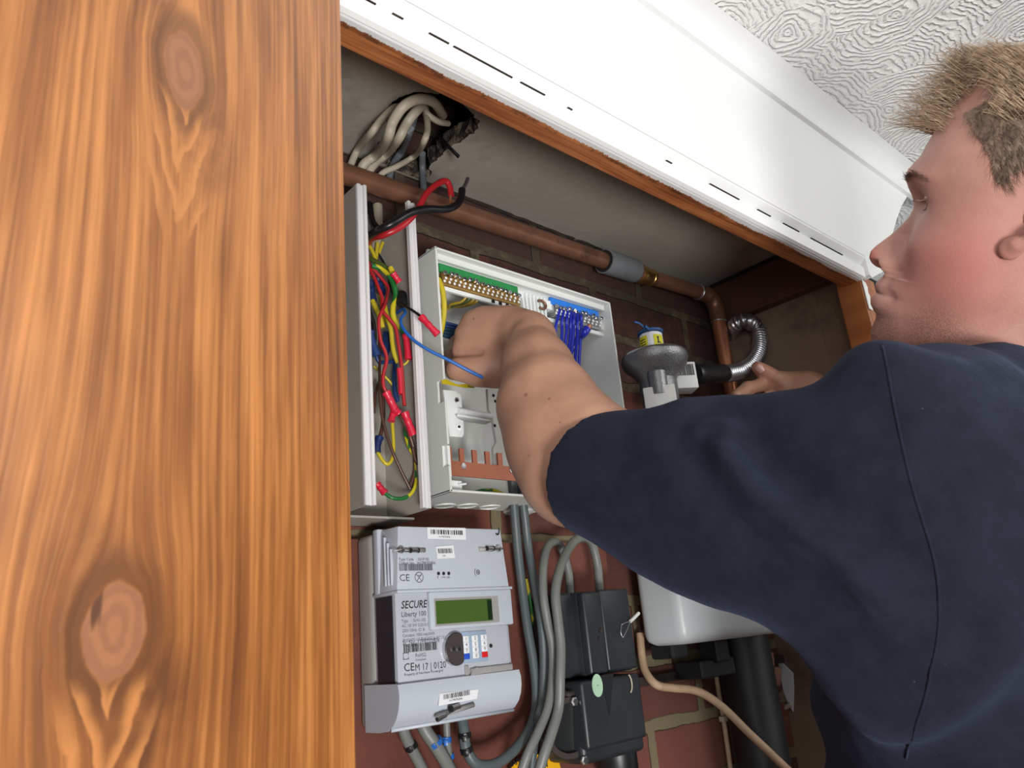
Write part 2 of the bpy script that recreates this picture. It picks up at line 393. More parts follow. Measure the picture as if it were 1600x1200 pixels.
# throat of the hole
thr = []; prev = vi
for lv, (zz, kk) in enumerate(((.006, .96), (.014, 1.03), (.03, 1.14))):
    c = sum((v.co for v in vi), Vector())/len(vi)
    ring = [bm.verts.new(Vector((c.x+(v.co.x-c.x)*kk, min(c.y+(v.co.y-c.y)*kk, YB-.001), ZC+zz))+mnoise.noise_vector(v.co*220+Vector((lv, 3, 1)))*.0022*Vector((1, 0, 1)).length) for v in vi]
    for v in ring: v.co.y = min(v.co.y, YB-.001)
    for i in range(len(vi)):
        f = bm.faces.new((prev[i], prev[(i+1) % len(vi)], ring[(i+1) % len(vi)], ring[i])); f.material_index = 1
    prev = ring
cc = struct('ceiling', bm, [M['board'], M['torn']])
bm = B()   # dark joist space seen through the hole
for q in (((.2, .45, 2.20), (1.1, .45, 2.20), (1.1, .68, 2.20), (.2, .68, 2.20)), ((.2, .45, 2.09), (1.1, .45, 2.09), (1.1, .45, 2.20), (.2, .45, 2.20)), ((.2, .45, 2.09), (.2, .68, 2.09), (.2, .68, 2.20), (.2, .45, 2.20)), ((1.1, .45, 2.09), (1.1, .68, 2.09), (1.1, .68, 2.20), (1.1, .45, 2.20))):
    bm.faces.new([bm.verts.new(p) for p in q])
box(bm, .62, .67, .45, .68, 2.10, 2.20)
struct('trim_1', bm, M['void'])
# dark open joint between plasterboard and brick, and stained batten along the right wall
bm = B()
jp = [PY(x, y, YB-.002) for x, y in ((664, 281), (700, 297), (760, 321), (830, 347), (900, 373), (960, 395), (1020, 417), (1110, 450))]
P = [p+Vector((0, 0, mnoise.noise(p*40)*.003)) for p in catmull(jp, 8)]
tube(bm, P, .0035, 6, rad=[.0028+.0022*abs(mnoise.noise(p*70)) for p in P]); struct('trim_2', bm, M['void'])
bm = B(); box(bm, XR-.022, XR, YF+.03, YB-.001, 1.985, ZC-.003, .002); struct('trim_3', bm, M['stain_brown'])
bm = B(); box(bm, XR-.027, XR-.018, .47, YB-.001, ZC-.006, ZC-.001, .001); struct('trim_4', bm, M['void'])

# lintel and white front board
bm = B(); box(bm, .13, XR-.051, YF+.001, YF+.03, ZL, ZC, .0015); struct('trim_5', bm, M['lintel'])
bm = B()
sec = [(YF, ZL+.0005), (YF-.0045, ZL+.002), (YF-.0055, ZL+.012), (YF-.005, ZL+.0185), (YF-.003, ZL+.0195), (YF-.001, ZL+.020), (YF-.0015, ZL+.0215), (YF-.0105, ZL+.030), (YF-.0105, ZL+.034), (YF+.001, ZL+.034)]
prism(bm, [Vector((-.9, y, z)) for y, z in sec], (1.984, 0, 0)); struct('trim_6', bm, M['white_gloss'])
# a hairline crack with gaps, along the bead
bm = B()
for x0, x1 in ((.18, .26), (.275, .285), (.31, .33), (.335, .40), (.41, .44), (.47, .476), (.62, .63), (.70, .76), (.80, .83), (.86, .90), (.93, 1.02)):
    box(bm, x0, x1, YF-.0058, YF-.001, ZL+.0195, ZL+.0203)
struct('trim_7', bm, M['void'])
bm = B()
fp = [(-.9, ZL+.034), (1.084, ZL+.034)]+[(PY(x, y, YF).x, PY(x, y, YF).z) for x, y in ((1352, 438), (1378, 424), (1381, 395), (1384, 372), (1390, 350), (1399, 326), (1414, 302))]+[(1.40, 2.212), (-.9, 2.212)]
fp[0] = (-.9, ZL+.0335); fp[1] = (1.0835, ZL+.0335); fp.insert(2, (1.0842, ZL+.004))
prism(bm, [Vector((x, YF-.0105, z)) for x, z in fp], (0, .0115, 0)); struct('wall_front', bm, M['white_gloss'])
# coving strip: bright lip, then a shallow hollow up to the ceiling
bm = B()
sec = [(YF-.0105, 2.176), (YF-.017, 2.177), (YF-.018, 2.182), (YF-.0165, 2.187), (YF-.018, 2.193), (YF-.024, 2.202), (YF-.034, 2.209), (YF-.045, 2.2115), (YF-.0105, 2.2118)]
prism(bm, [Vector((-.9, y, z)) for y, z in sec], (2.32, 0, 0)); struct('trim_8', bm, M['white_gloss'], auto=40)
# frame post on the right: stained timber, white paint left ragged at its head
M['post'] = wood_mat('stained_post', 'z', srgb((186, 120, 70)), srgb((150, 88, 46)), srgb((104, 56, 28)), sc=.6)
bm = B(); box(bm, XR-.052, XR-.004, YF+.003, YF+.04, 0, ZL+.01, .0015); struct('trim_9', bm, M['post'])
bm = B()
zz = [ZL-.001-.0038*i for i in range(13)]
pl = [Vector((XR-.0525+.0, YF+.0020, ZL))]
pl = [Vector((1.0835, YF+.0022, ZL+.002))]+[Vector((1.0835+.0, YF+.0022, z)) for z in (ZL-.045,)]
pl += [Vector((1.094+.0015*((i*7) % 3), YF+.0022, ZL-.046+.0046*i+.002*(i % 2))) for i in range(10)]
prism(bm, pl, (0, -.0012, 0)); struct('trim_10', bm, M['white_matt'])
# wall past the end of the front board, and a black panel under it painted as the doorway's darkness
bm = B(); box(bm, XR+.05, 3.2, .72, .77, 1.9, ZT); struct('wall_side', bm, M['white_matt'])
bm = B(); box(bm, XR+.006, 1.9, YF+.05, YF+.06, 0, 2.02, .001); struct('doorway_dark', bm, M['black'])

# ---- stained pine door of the cupboard, standing open on the left
hinge = Vector((.2095, .36)); dirl = Vector((-.30, -.148)).normalized(); dw = .46
nrm = Vector((dirl.y, -dirl.x)) if Vector((dirl.y, -dirl.x)).y < 0 else Vector((-dirl.y, dirl.x))
def PDoor(x, y):
    d = ray(x, y); n3 = Vector((nrm.x, nrm.y, 0)); p0 = Vector((hinge.x, hinge.y, 0))
    t = n3.dot(p0-CO)/n3.dot(d); p = CO+d*t
    return (Vector((p.x, p.y))-hinge).dot(dirl), p.z
k1 = PDoor(289, 108); k2 = PDoor(180, 985)
M['door_wood'] = wood_mat('stained_pine_door', 'z', srgb((186, 122, 66)), srgb((138, 84, 40)), srgb((98, 56, 28)),
    knots=((-k1[0]+dw/2, k1[1]-.62, .0118, 1.75), (-k2[0]+dw/2, k2[1]-.62, .0135, 1.3)), rough=.36, coat=.18)
bm = B(); box(bm, -dw/2, dw/2, -.011, .011, 0, 1.52, .0022, 3)
me = bpy.data.meshes.new('cupboard_door'); bm.to_mesh(me); bm.free(); me.materials.append(M['door_wood'])
door = bpy.data.objects.new('cupboard_door', me); COL.objects.link(door)
c2 = hinge+dirl*(dw/2)-nrm*.011
ang = math.atan2(-dirl.y, -dirl.x)
door.location = (c2.x, c2.y, .62); door.rotation_euler = (0, 0, ang)
tag(door, 'orange stained pine cupboard door with knots, standing open at the left edge', 'cupboard door')
# ================================================================== THINGS IN THE CUPBOARD
M['copper_dull'] = pbr('tarnished_copper', (148, 104, 82), rough=.36, metal=.5, var=.18, scale=30, dark=(96, 70, 58), darkth=.6)
M['copper'] = pbr('clean_copper', (206, 138, 104), rough=.34, metal=.7, var=.14, scale=40, dark=(120, 66, 44), darkth=.62)
M['copper_flat'] = pbr('copper_busbar_face', (168, 104, 80), rough=.42, metal=.55, var=.06, scale=30)
M['brass'] = pbr('brass', (196, 158, 96), rough=.3, metal=.95, var=.12, scale=90)
M['steel'] = pbr('zinc_steel', (196, 196, 200), rough=.28, metal=.95, var=.1, scale=80)
M['sleeve_grey'] = pbr('grey_pipe_sleeve', (120, 124, 128), rough=.55, var=.1, scale=60, bump=.2)
M['pvc'] = pbr('aged_white_pvc', (166, 161, 153), rough=.45, var=.03, scale=10)
M['pvc_lip'] = pbr('white_pvc_lip', (214, 212, 212), rough=.35, var=.02, scale=10)
M['shell'] = pbr('consumer_unit_plastic', (214, 216, 212), rough=.42, var=.02, scale=8)
M['shell_in'] = pbr('white_rail_plastic', (226, 230, 228), rough=.45, var=.02, scale=10)
M['green_label'] = pbr('green_strip', (22, 128, 62), rough=.5, var=.12, scale=160)
M['blue_label'] = pbr('blue_strip', (22, 116, 214), rough=.5, var=.05, scale=60)
M['dark'] = pbr('dark_hole', (26, 24, 24), rough=.9)
M['black_pl'] = pbr('black_bakelite', (38, 42, 46), rough=.42, var=.2, scale=30, dark=(84, 82, 78), darkth=.72)
M['black_rub'] = pbr('black_rubber', (24, 26, 28), rough=.4, var=.2, scale=40)
M['black_iron'] = pbr('black_painted_iron', (26, 28, 30), rough=.5, var=.3, scale=30, dark=(70, 56, 46), darkth=.70)
M['ironbar'] = pbr('grimy_iron', (52, 42, 38), rough=.7, var=.3, scale=40, dark=(96, 76, 60), darkth=.64)
M['grey_cable'] = pbr('grey_cable_sheath', (112, 114, 110), rough=.45, var=.06, scale=30, dark=(78, 76, 70), darkth=.68)
M['slate_cable'] = pbr('slate_cable_sheath', (84, 92, 94), rough=.42, var=.06, scale=30)
M['old_cable'] = pbr('old_white_sheath', (176, 166, 148), rough=.5, var=.08, scale=30, dark=(112, 92, 72), darkth=.64)
M['beige_cable'] = pbr('dirty_beige_cable', (178, 150, 122), rough=.6, var=.12, scale=60, dark=(104, 76, 54), darkth=.64)
def wm(n, c, **k): M[n] = pbr(n+'_insulation', c, rough=.34, var=.06, scale=60, **k)
wm('ochre', (158, 134, 40)); wm('red', (170, 34, 42)); wm('black_w', (22, 20, 22)); wm('blue_w', (34, 62, 118)); wm('bright_blue', (34, 96, 176)); wm('royal', (32, 44, 168)); wm('yellow', (196, 176, 44)); wm('brown', (84, 56, 46)); wm('olive', (70, 84, 36)); wm('crimp', (206, 34, 62)); wm('navy_crimp', (26, 44, 92)); wm('cyan_dark', (26, 62, 84))
def gy_mat():
    m, N, L, b = newmat('green_and_yellow_insulation'); g = G(N, L)
    tc = N.new('ShaderNodeTexCoord'); sp = N.new('ShaderNodeSeparateXYZ'); L.new(tc.outputs['Object'], sp.inputs[0])
    n = g.noise(sp.outputs[0], sp.outputs[2], sp.outputs[1], 38, 1); f = g.ss(g.add(n, g.mul(g.noise(sp.outputs[0], sp.outputs[1], 0, 130, 0), .25)), .60, .63)
    L.new(g.mix(f, (*srgb((198, 184, 38)),), (*srgb((28, 104, 46)),)), b.inputs['Base Color']); b.inputs['Roughness'].default_value = .35
    return m
M['gy'] = gy_mat()
M['red_board'] = pbr('red_brown_painted_board', (104, 58, 46), rough=.85, var=.16, scale=26, bump=.5, bscale=120, dark=(84, 42, 34), darkth=.58)

# ---- board behind the meter
bm = B()
x1 = PY(950, 900, .668).x
pts = [Vector((.2, .667, 1.0)), Vector((x1+.005, .667, 1.0))]
for i in range(9): pts.append(Vector((x1+mnoise.noise(Vector((i*1.7, 0, 0)))*.006, .667, 1.0+(i+.5)*.066)))
for i in range(18):
    t = i/17; pts.append(Vector((x1-t*(x1-.2), .667, 1.606+mnoise.noise(Vector((i*.9, 4, 0)))*.004)))
prism(bm, pts, (0, .0125, 0)); o = obj('backboard', bm, M['red_board']); tag(o, 'red-brown board on the brick wall, behind the electricity meter', 'board')

# ---- copper gas pipe along the top
root = empty('copper_pipe', PY(820, 366, .645), 'long tarnished copper pipe running under the cupboard ceiling and turning down at the right', 'pipe')
a = PY(500, 259, .645); b_ = PY(1106, 461, .645); dv = (b_-a).normalized()
bm = B(); tube(bm, [a-dv*.13, a, a.lerp(b_, .5), PY(945, 408, .645)], .0122, 24); obj('pipe_run', bm, M['copper_dull'], root, smooth=True, auto=40)
s0 = PY(944, 408, .645); s1 = PY(996, 427, .645)
bm = B()
lathe(bm, [(.0135, .006), (.0140, 0), (.0182, 0), (.0184, .004), (.0182, .09*.75), (.0172, .0705), (.0125, .0705)], s0, dv, 40)
sl = obj('pipe_sleeve', bm, M['sleeve_grey'], root, smooth=True, auto=40)
bm = B(); lathe(bm, [(.0138, -.0012), (.0166, -.0012), (.0166, .0), (.0138, .0)], s0, dv, 32); obj('sleeve_mouth', bm, M['dark'], sl)
bm = B(); s2 = PY(1008, 431, .645); cyl(bm, s1-dv*.02, b_-dv*.02, .0116, 24); obj('pipe_run', bm, M['copper_dull'], root, smooth=True, auto=40)
bm = B(); lathe(bm, [(.0118, 0), (.0138, .001), (.0142, .004), (.0142, .009), (.0131, .012), (.0131, .022), (.0140, .023), (.0138, .028), (.0118, .03)], s2-dv*.012, dv, 32); obj('brass_coupling', bm, M['brass'], root, smooth=True, auto=40)
dn = Vector((0, 0, -1)); e0 = b_-dv*.006; c0 = e0+dv*.024; mid = [e0+dv*(.024*math.sin(t))+dn*(.024*(1-math.cos(t))) for t in np.linspace(0, PI/2, 10)]
bm = B(); P = [e0-dv*.022, e0-dv*.001]+mid+[mid[-1]+dn*.022]; tube(bm, P, .0133, 24, rad=[.0131]*2+[.0136]*10+[.0131]); obj('elbow', bm, M['copper_dull'], root, smooth=True, auto=50)
for q, d_ in ((P[0], dv), (P[-1], dn)):
    bm = B(); lathe(bm, [(.0117, -.0012), (.0139, -.0008), (.0142, .0004), (.0139, .0014), (.0117, .0018)], q, d_, 28); obj('solder_ring', bm, M['steel'], root, smooth=True)
bm = B(); cyl(bm, P[-1]-dn*.004, P[-1]+dn*.30, .0118, 24); obj('pipe_drop', bm, M['copper'], root, smooth=True, auto=40)
tag(root.children[-1], 'brighter copper upright')

# ---- corrugated steel hose of the gas regulator
def ppath(lst, sub=8): return catmull([PY(x, y, Y) for x, y, Y in lst], sub)
root = empty('gas_hose', PY(1190, 545, .6), 'silver corrugated steel hose curling round behind the copper upright', 'hose')
P = ppath([(1128, 584, .59), (1142, 583, .59), (1158, 579, .59), (1174, 568, .59), (1185, 551, .592), (1188, 534, .595), (1185, 518, .60), (1176, 506, .602), (1163, 501, .605), (1151, 506, .620), (1145, 515, .642), (1144, 526, .662)], 44)
L_ = [0]
for i in range(1, len(P)): L_.append(L_[-1]+(P[i]-P[i-1]).length)
bm = B(); tube(bm, P, .0115, 20, rad=[.0096+.0042*abs(math.sin(PI*l/.0064)) for l in L_]); obj('corrugated_tube', bm, M['steel'], root, smooth=True)
bm = B(); h0 = PY(1085, 584, .58); h1 = PY(1131, 584, .59); hd = (h1-h0).normalized()
lathe(bm, [(.0125, 0), (.0138, .002), (.0142, .01), (.0142, (h1-h0).length-.004), (.0132, (h1-h0).length), (.01, (h1-h0).length)], h0, hd, 32)
obj('black_collar', bm, M['black_rub'], root, smooth=True, auto=40)

# ---- gas regulator
RG = PY(1023, 566, .575)
k = (PY(1068, 560, .575)-PY(978, 560, .575)).length/2*.68
M['cast'] = pbr('cast_aluminium', (128, 128, 130), rough=.42, metal=.75, var=.12, scale=60, bump=.3, bscale=400)
M['yellow_label'] = pbr('yellow_label', (214, 206, 40), rough=.5, var=.03)
M['blue_tag'] = pbr('blue_tag', (34, 84, 140), rough=.5, var=.1)
M['sticker'] = pbr('white_sticker', (226, 228, 232), rough=.45, var=.02)
M['ink'] = pbr('black_ink', (34, 34, 38), rough=.6, var=.02)
root = empty('gas_regulator', RG+Vector((0, 0, -.055)), 'round cast metal gas regulator with a yellow labelled cap, right of the open fuse box', 'gas regulator')
Hh = .0
bm = B(); lathe(bm, [(.012, -.058), (.024, -.058), (.025, -.034), (k*.56, -.027), (k*.70, -.017), (k*.95, -.006), (k, .001), (k, .0055), (k*.96, .007)], RG, (0, 0, 1), 56); obj('lower_housing', bm, M['cast'], root, smooth=True, auto=35)
bm = B(); lathe(bm, [(k*.95, .0055), (k*.985, .0075), (k*.97, .0092), (k*.86, .0118), (k*.60, .0142), (k*.45, .0156), (k*.42, .0175)], RG, (0, 0, 1), 56); obj('dome', bm, M['steel'], root, smooth=True, auto=35)
cp = B(); rc = .0150; lathe(cp, [(rc*1.02, .0165), (rc*1.02, .038), (rc*.9, .0395), (rc*.3, .0398)], RG, (0, 0, 1), 40); cap = obj('cap', cp, M['sticker'], root, smooth=True, auto=35)
def arc_patch(bm, c, r, z0, z1, a0, a1, n=14):
    ps = [Vector((c.x+r*math.cos(a0+(a1-a0)*i/n), c.y+r*math.sin(a0+(a1-a0)*i/n), 0)) for i in range(n+1)]
    for i in range(n): bm.faces.new([bm.verts.new(Vector((p.x, p.y, c.z+z))) for p, z in ((ps[i], z0), (ps[i+1], z0), (ps[i+1], z1), (ps[i], z1))])
    return bm
va = math.atan2(-RG.y, -RG.x)
for s, e in ((-1.35, -.32), (.22, 1.2)):
    bm = B(); arc_patch(bm, RG, rc*1.04, .0185, .034, va+s, va+e); obj('yellow_label', bm, M['yellow_label'], cap, smooth=True)
bm = B()
for zz in (.0215, .025, .0285): arc_patch(bm, RG, rc*1.05, zz, zz+.0014, va-1.1, va-.5, 6)
arc_patch(bm, RG, rc*1.05, .0215, .031, va+.55, va+.68, 3); arc_patch(bm, RG, rc*1.05, .0215, .0235, va+.5, va+.85, 3); arc_patch(bm, RG, rc*1.05, .029, .031, va+.5, va+.72, 3)
obj('print', bm, M['ink'], cap)
bm = B(); lathe(bm, [(rc*.6, .040), (rc*1.16, .040), (rc*1.16, .0428), (rc*.5, .0432)], RG, (0, 0, 1), 36); obj('blue_tag', bm, M['blue_tag'], root, smooth=True, auto=35)
bm = B(); t0 = RG+Vector((-rc*.8, -rc*.5, .0415)); tube(bm, catmull([t0, t0+Vector((-.012, -.003, -.002)), t0+Vector((-.022, -.004, .002)), t0+Vector((-.031, -.002, .004))], 5), .0016, 8, flat=.5); tube(bm, catmull([t0+Vector((0, 0, .001)), t0+Vector((-.008, -.006, -.003)), t0+Vector((-.016, -.007, -.001))], 4), .0022, 8, flat=.5); obj('tag_tail', bm, M['blue_tag'], root, smooth=True)
# outlet block with barcode towards the hose
def facing(cen, yaw):  # local axes for a block turned about z
    return Vector((math.cos(yaw), math.sin(yaw), 0)), Vector((-math.sin(yaw), math.cos(yaw), 0)), Vector((0, 0, 1))
bc = PY(1066, 588, .562); ux, uy, uz = facing(bc, math.radians(-34)); w2, h2 = .0185, .0185
def obox(bm, c, ux, uy, uz, sx, sy, sz, bev=.0015):
    v = [bm.verts.new(c+ux*(sx*i)+uy*(sy*j)+uz*(sz*l)) for i in (-1, 1) for j in (-1, 1) for l in (-1, 1)]
    fs = [bm.faces.new([v[i] for i in q]) for q in ((0, 1, 3, 2), (4, 6, 7, 5), (0, 4, 5, 1), (2, 3, 7, 6), (0, 2, 6, 4), (1, 5, 7, 3))]
    if bev: bmesh.ops.bevel(bm, geom=list({e for f in fs for e in f.edges}), offset=bev, segments=2, affect='EDGES', profile=.5)
    return bm
bm = B(); obox(bm, bc+uy*.008, ux, uy, uz, w2, .014, h2); ob = obj('outlet_block', bm, M['shell'], root, auto=35)
bm = B(); q = bc-ux*(w2*.82)+uz*(-h2*.05)-uy*.0062; barcode(bm, q, ux, uz, w2*1.6, h2*.85, 20, seed=4); obj('barcode', bm, M['ink'], ob)
bm = B(); prism(bm, [bc-ux*w2*.2+uz*h2, bc+ux*w2*.3+uz*h2, bc+uz*h2*1.45], uy*.006); cyl(bm, bc-ux*w2, bc-ux*w2*2.6, .013, 20); obj('neck', bm, M['cast'], ob)
bm = B(); fb = RG+Vector((math.cos(va), math.sin(va), 0))*.022; tx = Vector((-math.sin(va), math.cos(va), 0)); 
cyl(bm, fb+Vector((0, 0, -.022)), fb+Vector((0, 0, -.052)), .0125, 24, .0115); obj('front_boss', bm, M['cast'], root, smooth=True, auto=35)
bm = B(); obox(bm, fb+Vector((0, 0, -.056)), tx, Vector((math.cos(va), math.sin(va), 0)), uz, .020, .009, .014); obj('inlet_block', bm, M['shell'], root, auto=35)

# ---- white plastic trunking, lid off
TX0, TX1, TF, TBk = .3635, .4360, .600, .678; TZ0, TZ1 = 1.626, 1.962
root = empty('cable_trunking', (.4, TBk, TZ0), 'tall open white plastic trunking full of loose wires, beside the wooden door', 'trunking')
bm = B(); box(bm, TX0, TX1, TBk-.003, TBk+.001, TZ0-.006, TZ1+.02); obj('back', bm, M['pvc'], root)
for (xa, xb, nm) in ((TX0, TX0+.0025, 'left_wall'), (TX1-.0025, TX1, 'right_wall')):
    bm = B(); box(bm, xa, xb, TF+.002, TBk, TZ0, TZ1-.002*(xa > .4)); obj('side_wall', bm, M['pvc'], root)
    bm = B(); s = 1 if xa < .4 else -1; xo = xa if s > 0 else xb
    lp = [(-.0002, .0040), (-.0002, .0012), (.0004, .0002), (.0036, -.0002), (.0044, .0012), (.0064, .0014), (.0070, -.0012), (.0096, -.0016), (.0106, -.0008), (.0108, .0040)]; prism(bm, [Vector((xo+s*px_, TF+py_, TZ0)) for px_, py_ in lp], (0, 0, TZ1-TZ0))
    obj('lip', bm, M['pvc_lip'], root)
bm = B(); box(bm, TX0, TX1, TF+.03, TBk, TZ0-.006, TZ0-.004); obj('end_flap', bm, M['pvc'], root)

# ---- consumer unit, front cover removed
CX0, CX1, CY, CZ0, CZ1 = .4595, .7485, .600, 1.6435, 1.9165; th = .0026
root = empty('consumer_unit', ((CX0+CX1)/2, YB, CZ0), 'white plastic fuse box with its cover off, wall mounted, the man reaching into it', 'fuse box')
cu = root
zn = [PX(x, y, CX0).z for x, y in ((692, 592), (692, 628), (700, 693), (700, 728))]
bm = B()
side = [Vector((CX0, CY, CZ1)), Vector((CX0, CY, zn[0])), Vector((CX0, CY+.011, zn[0])), Vector((CX0, CY+.011, zn[1])), Vector((CX0, CY, zn[1])), Vector((CX0, CY, zn[2])), Vector((CX0, CY+.009, zn[2])), Vector((CX0, CY+.009, zn[3])), Vector((CX0, CY, zn[3])), Vector((CX0, CY, CZ0)), Vector((CX0, YB-.001, CZ0)), Vector((CX0, YB-.001, CZ1))]
prism(bm, side, (th, 0, 0)); obj('side_panel', bm, M['shell'], root)
bm = B(); box(bm, CX1-th, CX1, CY, YB-.001, CZ0, CZ1, .0008); obj('side_panel', bm, M['shell'], root)
bm = B(); box(bm, CX0, CX1, CY, YB-.001, CZ1-th, CZ1, .0008); box(bm, CX0+.004, CX1-.004, CY+.008, CY+.012, CZ1-.010, CZ1-th); obj('top_panel', bm, M['shell'], root)
bm = B(); box(bm, CX0, CX1, CY, YB-.001, CZ0, CZ0+th, .0008); obj('bottom_panel', bm, M['shell'], root); bp_ = root.children[-1]
for x, y in ((695, 790), (730, 790), (765, 792), (845, 800)):
    bm = B(); c = PZ(x, y, CZ0); lathe(bm, [(.0108, .0004), (.0112, -.0012), (.0124, -.0012), (.0128, .0004)], c, (0, 0, 1), 28, cap=False)
    obj('knockout_ring', bm, M['shell'], bp_)
bm = B(); box(bm, CX0+th, CX1-th, YB-.012, YB-.009, CZ0+th, CZ1-th); obj('back_panel', bm, M['shell'], root)
bm = B(); box(bm, .66, .664, YB-.02, YB-.012, CZ0+.01, CZ1-.04); box(bm, .60, .604, YB-.02, YB-.012, CZ0+.01, CZ1-.04); obj('back_rib', bm, M['shell'], root)
gc = PZ(808, 799, CZ0)
bm = B(); lathe(bm, [(.013, .001), (.019, .001), (.0195, -.002), (.015, -.0045), (.0125, -.0045)], gc, (0, 0, 1), 32); obj('grommet', bm, M['pvc_lip'], root, smooth=True, auto=40)
# terminal carrier across the top
TY = .618
def ZXl(x, y, Y=TY): p = PY(x, y, Y); return p.x, p.z
gz = ZXl(683, 412)[1]; gx0 = ZXl(683, 415)[0]; gx1 = ZXl(806, 452)[0]; bx0 = ZXl(857, 466)[0]; bx1 = ZXl(932, 491)[0]
bm = B(); box(bm, CX0+.006, CX1-.016, TY+.0, TY+.01, gz+.0005, gz+.0105, .0012); box(bm, CX0+.006, CX1-.020, TY+.0015, TY+.03, gz-.008, gz+.0045, .0008)
box(bm, CX0+.006, CX1-.018, TY+.004, TY+.009, gz+.012, gz+.019, .002)
car = obj('terminal_carrier', bm, M['shell_in'], root, auto=40)
bm = B(); cyl(bm, (CX1-.012, TY+.006, gz+.006), (CX1-.006, TY+.012, gz+.004), .0022, 12); obj('carrier_screw', bm, M['steel'], car)
bm = B()
for i in range(7):   # clip comb between the two bars
    xx = gx1+.008+i*.0062; box(bm, xx, xx+.0026, TY-.002, TY+.02, gz-.032, gz-.004, .0004)
box(bm, gx1+.004, bx1+.012, TY-.001, TY+.004, gz-.034, gz-.029, .0006); box(bm, gx0, gx1+.006, TY-.004, TY+.0, gz-.033, gz-.028, .0006); box(bm, gx1, gx1+.010, TY-.003, TY+.012, gz-.014, gz-.004, .0008); box(bm, bx0-.008, bx0+.003, TY-.003, TY+.012, gz-.018, gz-.006, .0008); box(bm, bx1+.0, bx1+.012, TY-.003, TY+.012, gz-.026, gz-.008, .0008)
for i in range(4): box(bm, gx1-.045+i*.011, gx1-.041+i*.011, TY-.0055, TY-.004, gz-.0325, gz-.0290, mi=1)
obj('carrier_comb', bm, [M['shell_in'], M['dark']], car)
def screw_bm(c, r=.0024, ax=(-.2, -1, -.2)):
    bm = B(); ax = Vector(ax).normalized(); lathe(bm, [(r*.6, -.003), (r*.62, .0), (r, .0002), (r, .0012), (r*.8, .0018)], c, ax, 14)
    t = ax.cross(Vector((0, 0, 1))).normalized(); t2 = ax.cross(t); d = (t*.8+t2*.6).normalized(); e = ax.cross(d)
    fs = []; o_ = c+ax*.00185
    q = [o_-d*r*.75-e*.0003, o_+d*r*.75-e*.0003, o_+d*r*.75+e*.0003, o_-d*r*.75+e*.0003]
    f = bm.faces.new([bm.verts.new(p) for p in q]); f.material_index = 1
    return bm
def tbar(nm, x0, x1, n, lab, metal):
    bm = B(); box(bm, x0, x1, TY-.0035, TY+.0, gz-.0105, gz-.0005, .0004); st = obj(nm, bm, M[lab], root)
    for i in range(n):
        xx = x0+.004+(x1-x0-.008)*i/(n-1)
        if i: pass
    bm = B(); box(bm, x0+.001, x1-.001, TY-.0065, TY+.004, gz-.0275, gz-.0125, .0008)
    for i in range(n):
        xx = x0+.004+(x1-x0-.008)*i/(n-1)
        lathe(bm, [(.0016, .0), (.0016, .0003)], Vector((xx, TY-.0068, gz-.0235)), (0, -1, 0), 12, mi=1)
        lathe(bm, [(.0016, .0), (.0016, .0003)], Vector((xx+.002, TY-.0068, gz-.0193)), (0, -1, 0), 12, mi=1)
    obj('brass_bar', bm, [M[metal], M['shell_in']], st)
    for i in range(n):
        xx = x0+.004+(x1-x0-.008)*i/(n-1); dx = RNG.uniform(-.001, .001); out = RNG.choice([0, 0, 0, .003])
        o_ = obj('screw', screw_bm(Vector((xx+dx, TY-.008-out, gz-.0145+RNG.uniform(-.0006, .0008))), .0026, (RNG.uniform(-.3, .1), -1, RNG.uniform(-.1, .35))), [M['steel'], M['dark']], st, auto=40)
    return st
tbar('earth_bar', gx0, gx1, 17, 'green_label', 'brass'); tbar('neutral_bar', bx0, bx1, 12, 'blue_label', 'steel')
bm = B(); c = PY(843, 478, TY); tube(bm, [c+Vector((.007*math.cos(a), -.004, .0055*math.sin(a))) for a in np.linspace(-2.2, 2.4, 20)], .0018, 8); obj('wire_clip', bm, M['copper_dull'], car, smooth=True)
# chassis, bracket, busbar
def quadp(pxs, Y): return [PY(x, y, Y) for x, y in pxs]
bm = B(); prism(bm, quadp([(693, 609), (712, 611), (719, 616), (721, 622), (722, 640), (711, 647), (713, 652), (724, 658), (725, 678), (722, 683), (703, 682)], .615), (0, .002, 0)); br = obj('bracket', bm, M['shell_in'], root)
for x, y in ((714, 626), (717, 667)):
    bm = B(); lathe(bm, [(.0012, 0), (.0032, 0), (.0034, .0005), (.0012, .0006)], PY(x, y, .6148), (0, -1, 0), 18); lathe(bm, [(.0016, .0001), (.0016, .0008)], PY(x, y, .6146), (0, -1, 0), 12, mi=1); obj('rivet', bm, [M['steel'], M['dark']], br)
bm = B(); a = PY(716, 642, .613); b_ = PY(771, 651, .613); cyl(bm, a, b_, .0035, 16); box(bm, a.x, b_.x, .614, .628, a.z-.006, a.z-.002, .001); obj('cross_arm', bm, M['shell_in'], root, auto=40)
bm = B(); pl_ = [(762, 607), (778, 600), (815, 604), (815, 735), (772, 726), (771, 700), (776, 690), (772, 668), (770, 650), (764, 640)]
prism(bm, quadp(pl_, .61), (0, .004, 0)); dp = obj('din_plate', bm, M['shell'], root)
for x, y in ((771, 618), (774, 627), (773, 665)):
    bm = B(); lathe(bm, [(.0018, 0), (.0018, .0004)], PY(x, y, .6098), (0, -1, 0), 12); obj('slot', bm, M['dark'], dp)
bm = B(); prism(bm, quadp([(930, 611), (945, 614), (947, 640), (925, 640)], .612), (0, .003, 0)); b2 = obj('bracket', bm, M['shell_in'], root)
bm = B(); lathe(bm, [(.0026, 0), (.0026, .0005)], PY(938, 619, .6118), (0, -1, 0), 14); obj('slot', bm, M['dark'], b2)
bm = B(); P_ = PY(697, 698, .606); q0 = PY(700, 719, .606).z; q1 = PY(708, 743, .606).z
ztop = P_.z
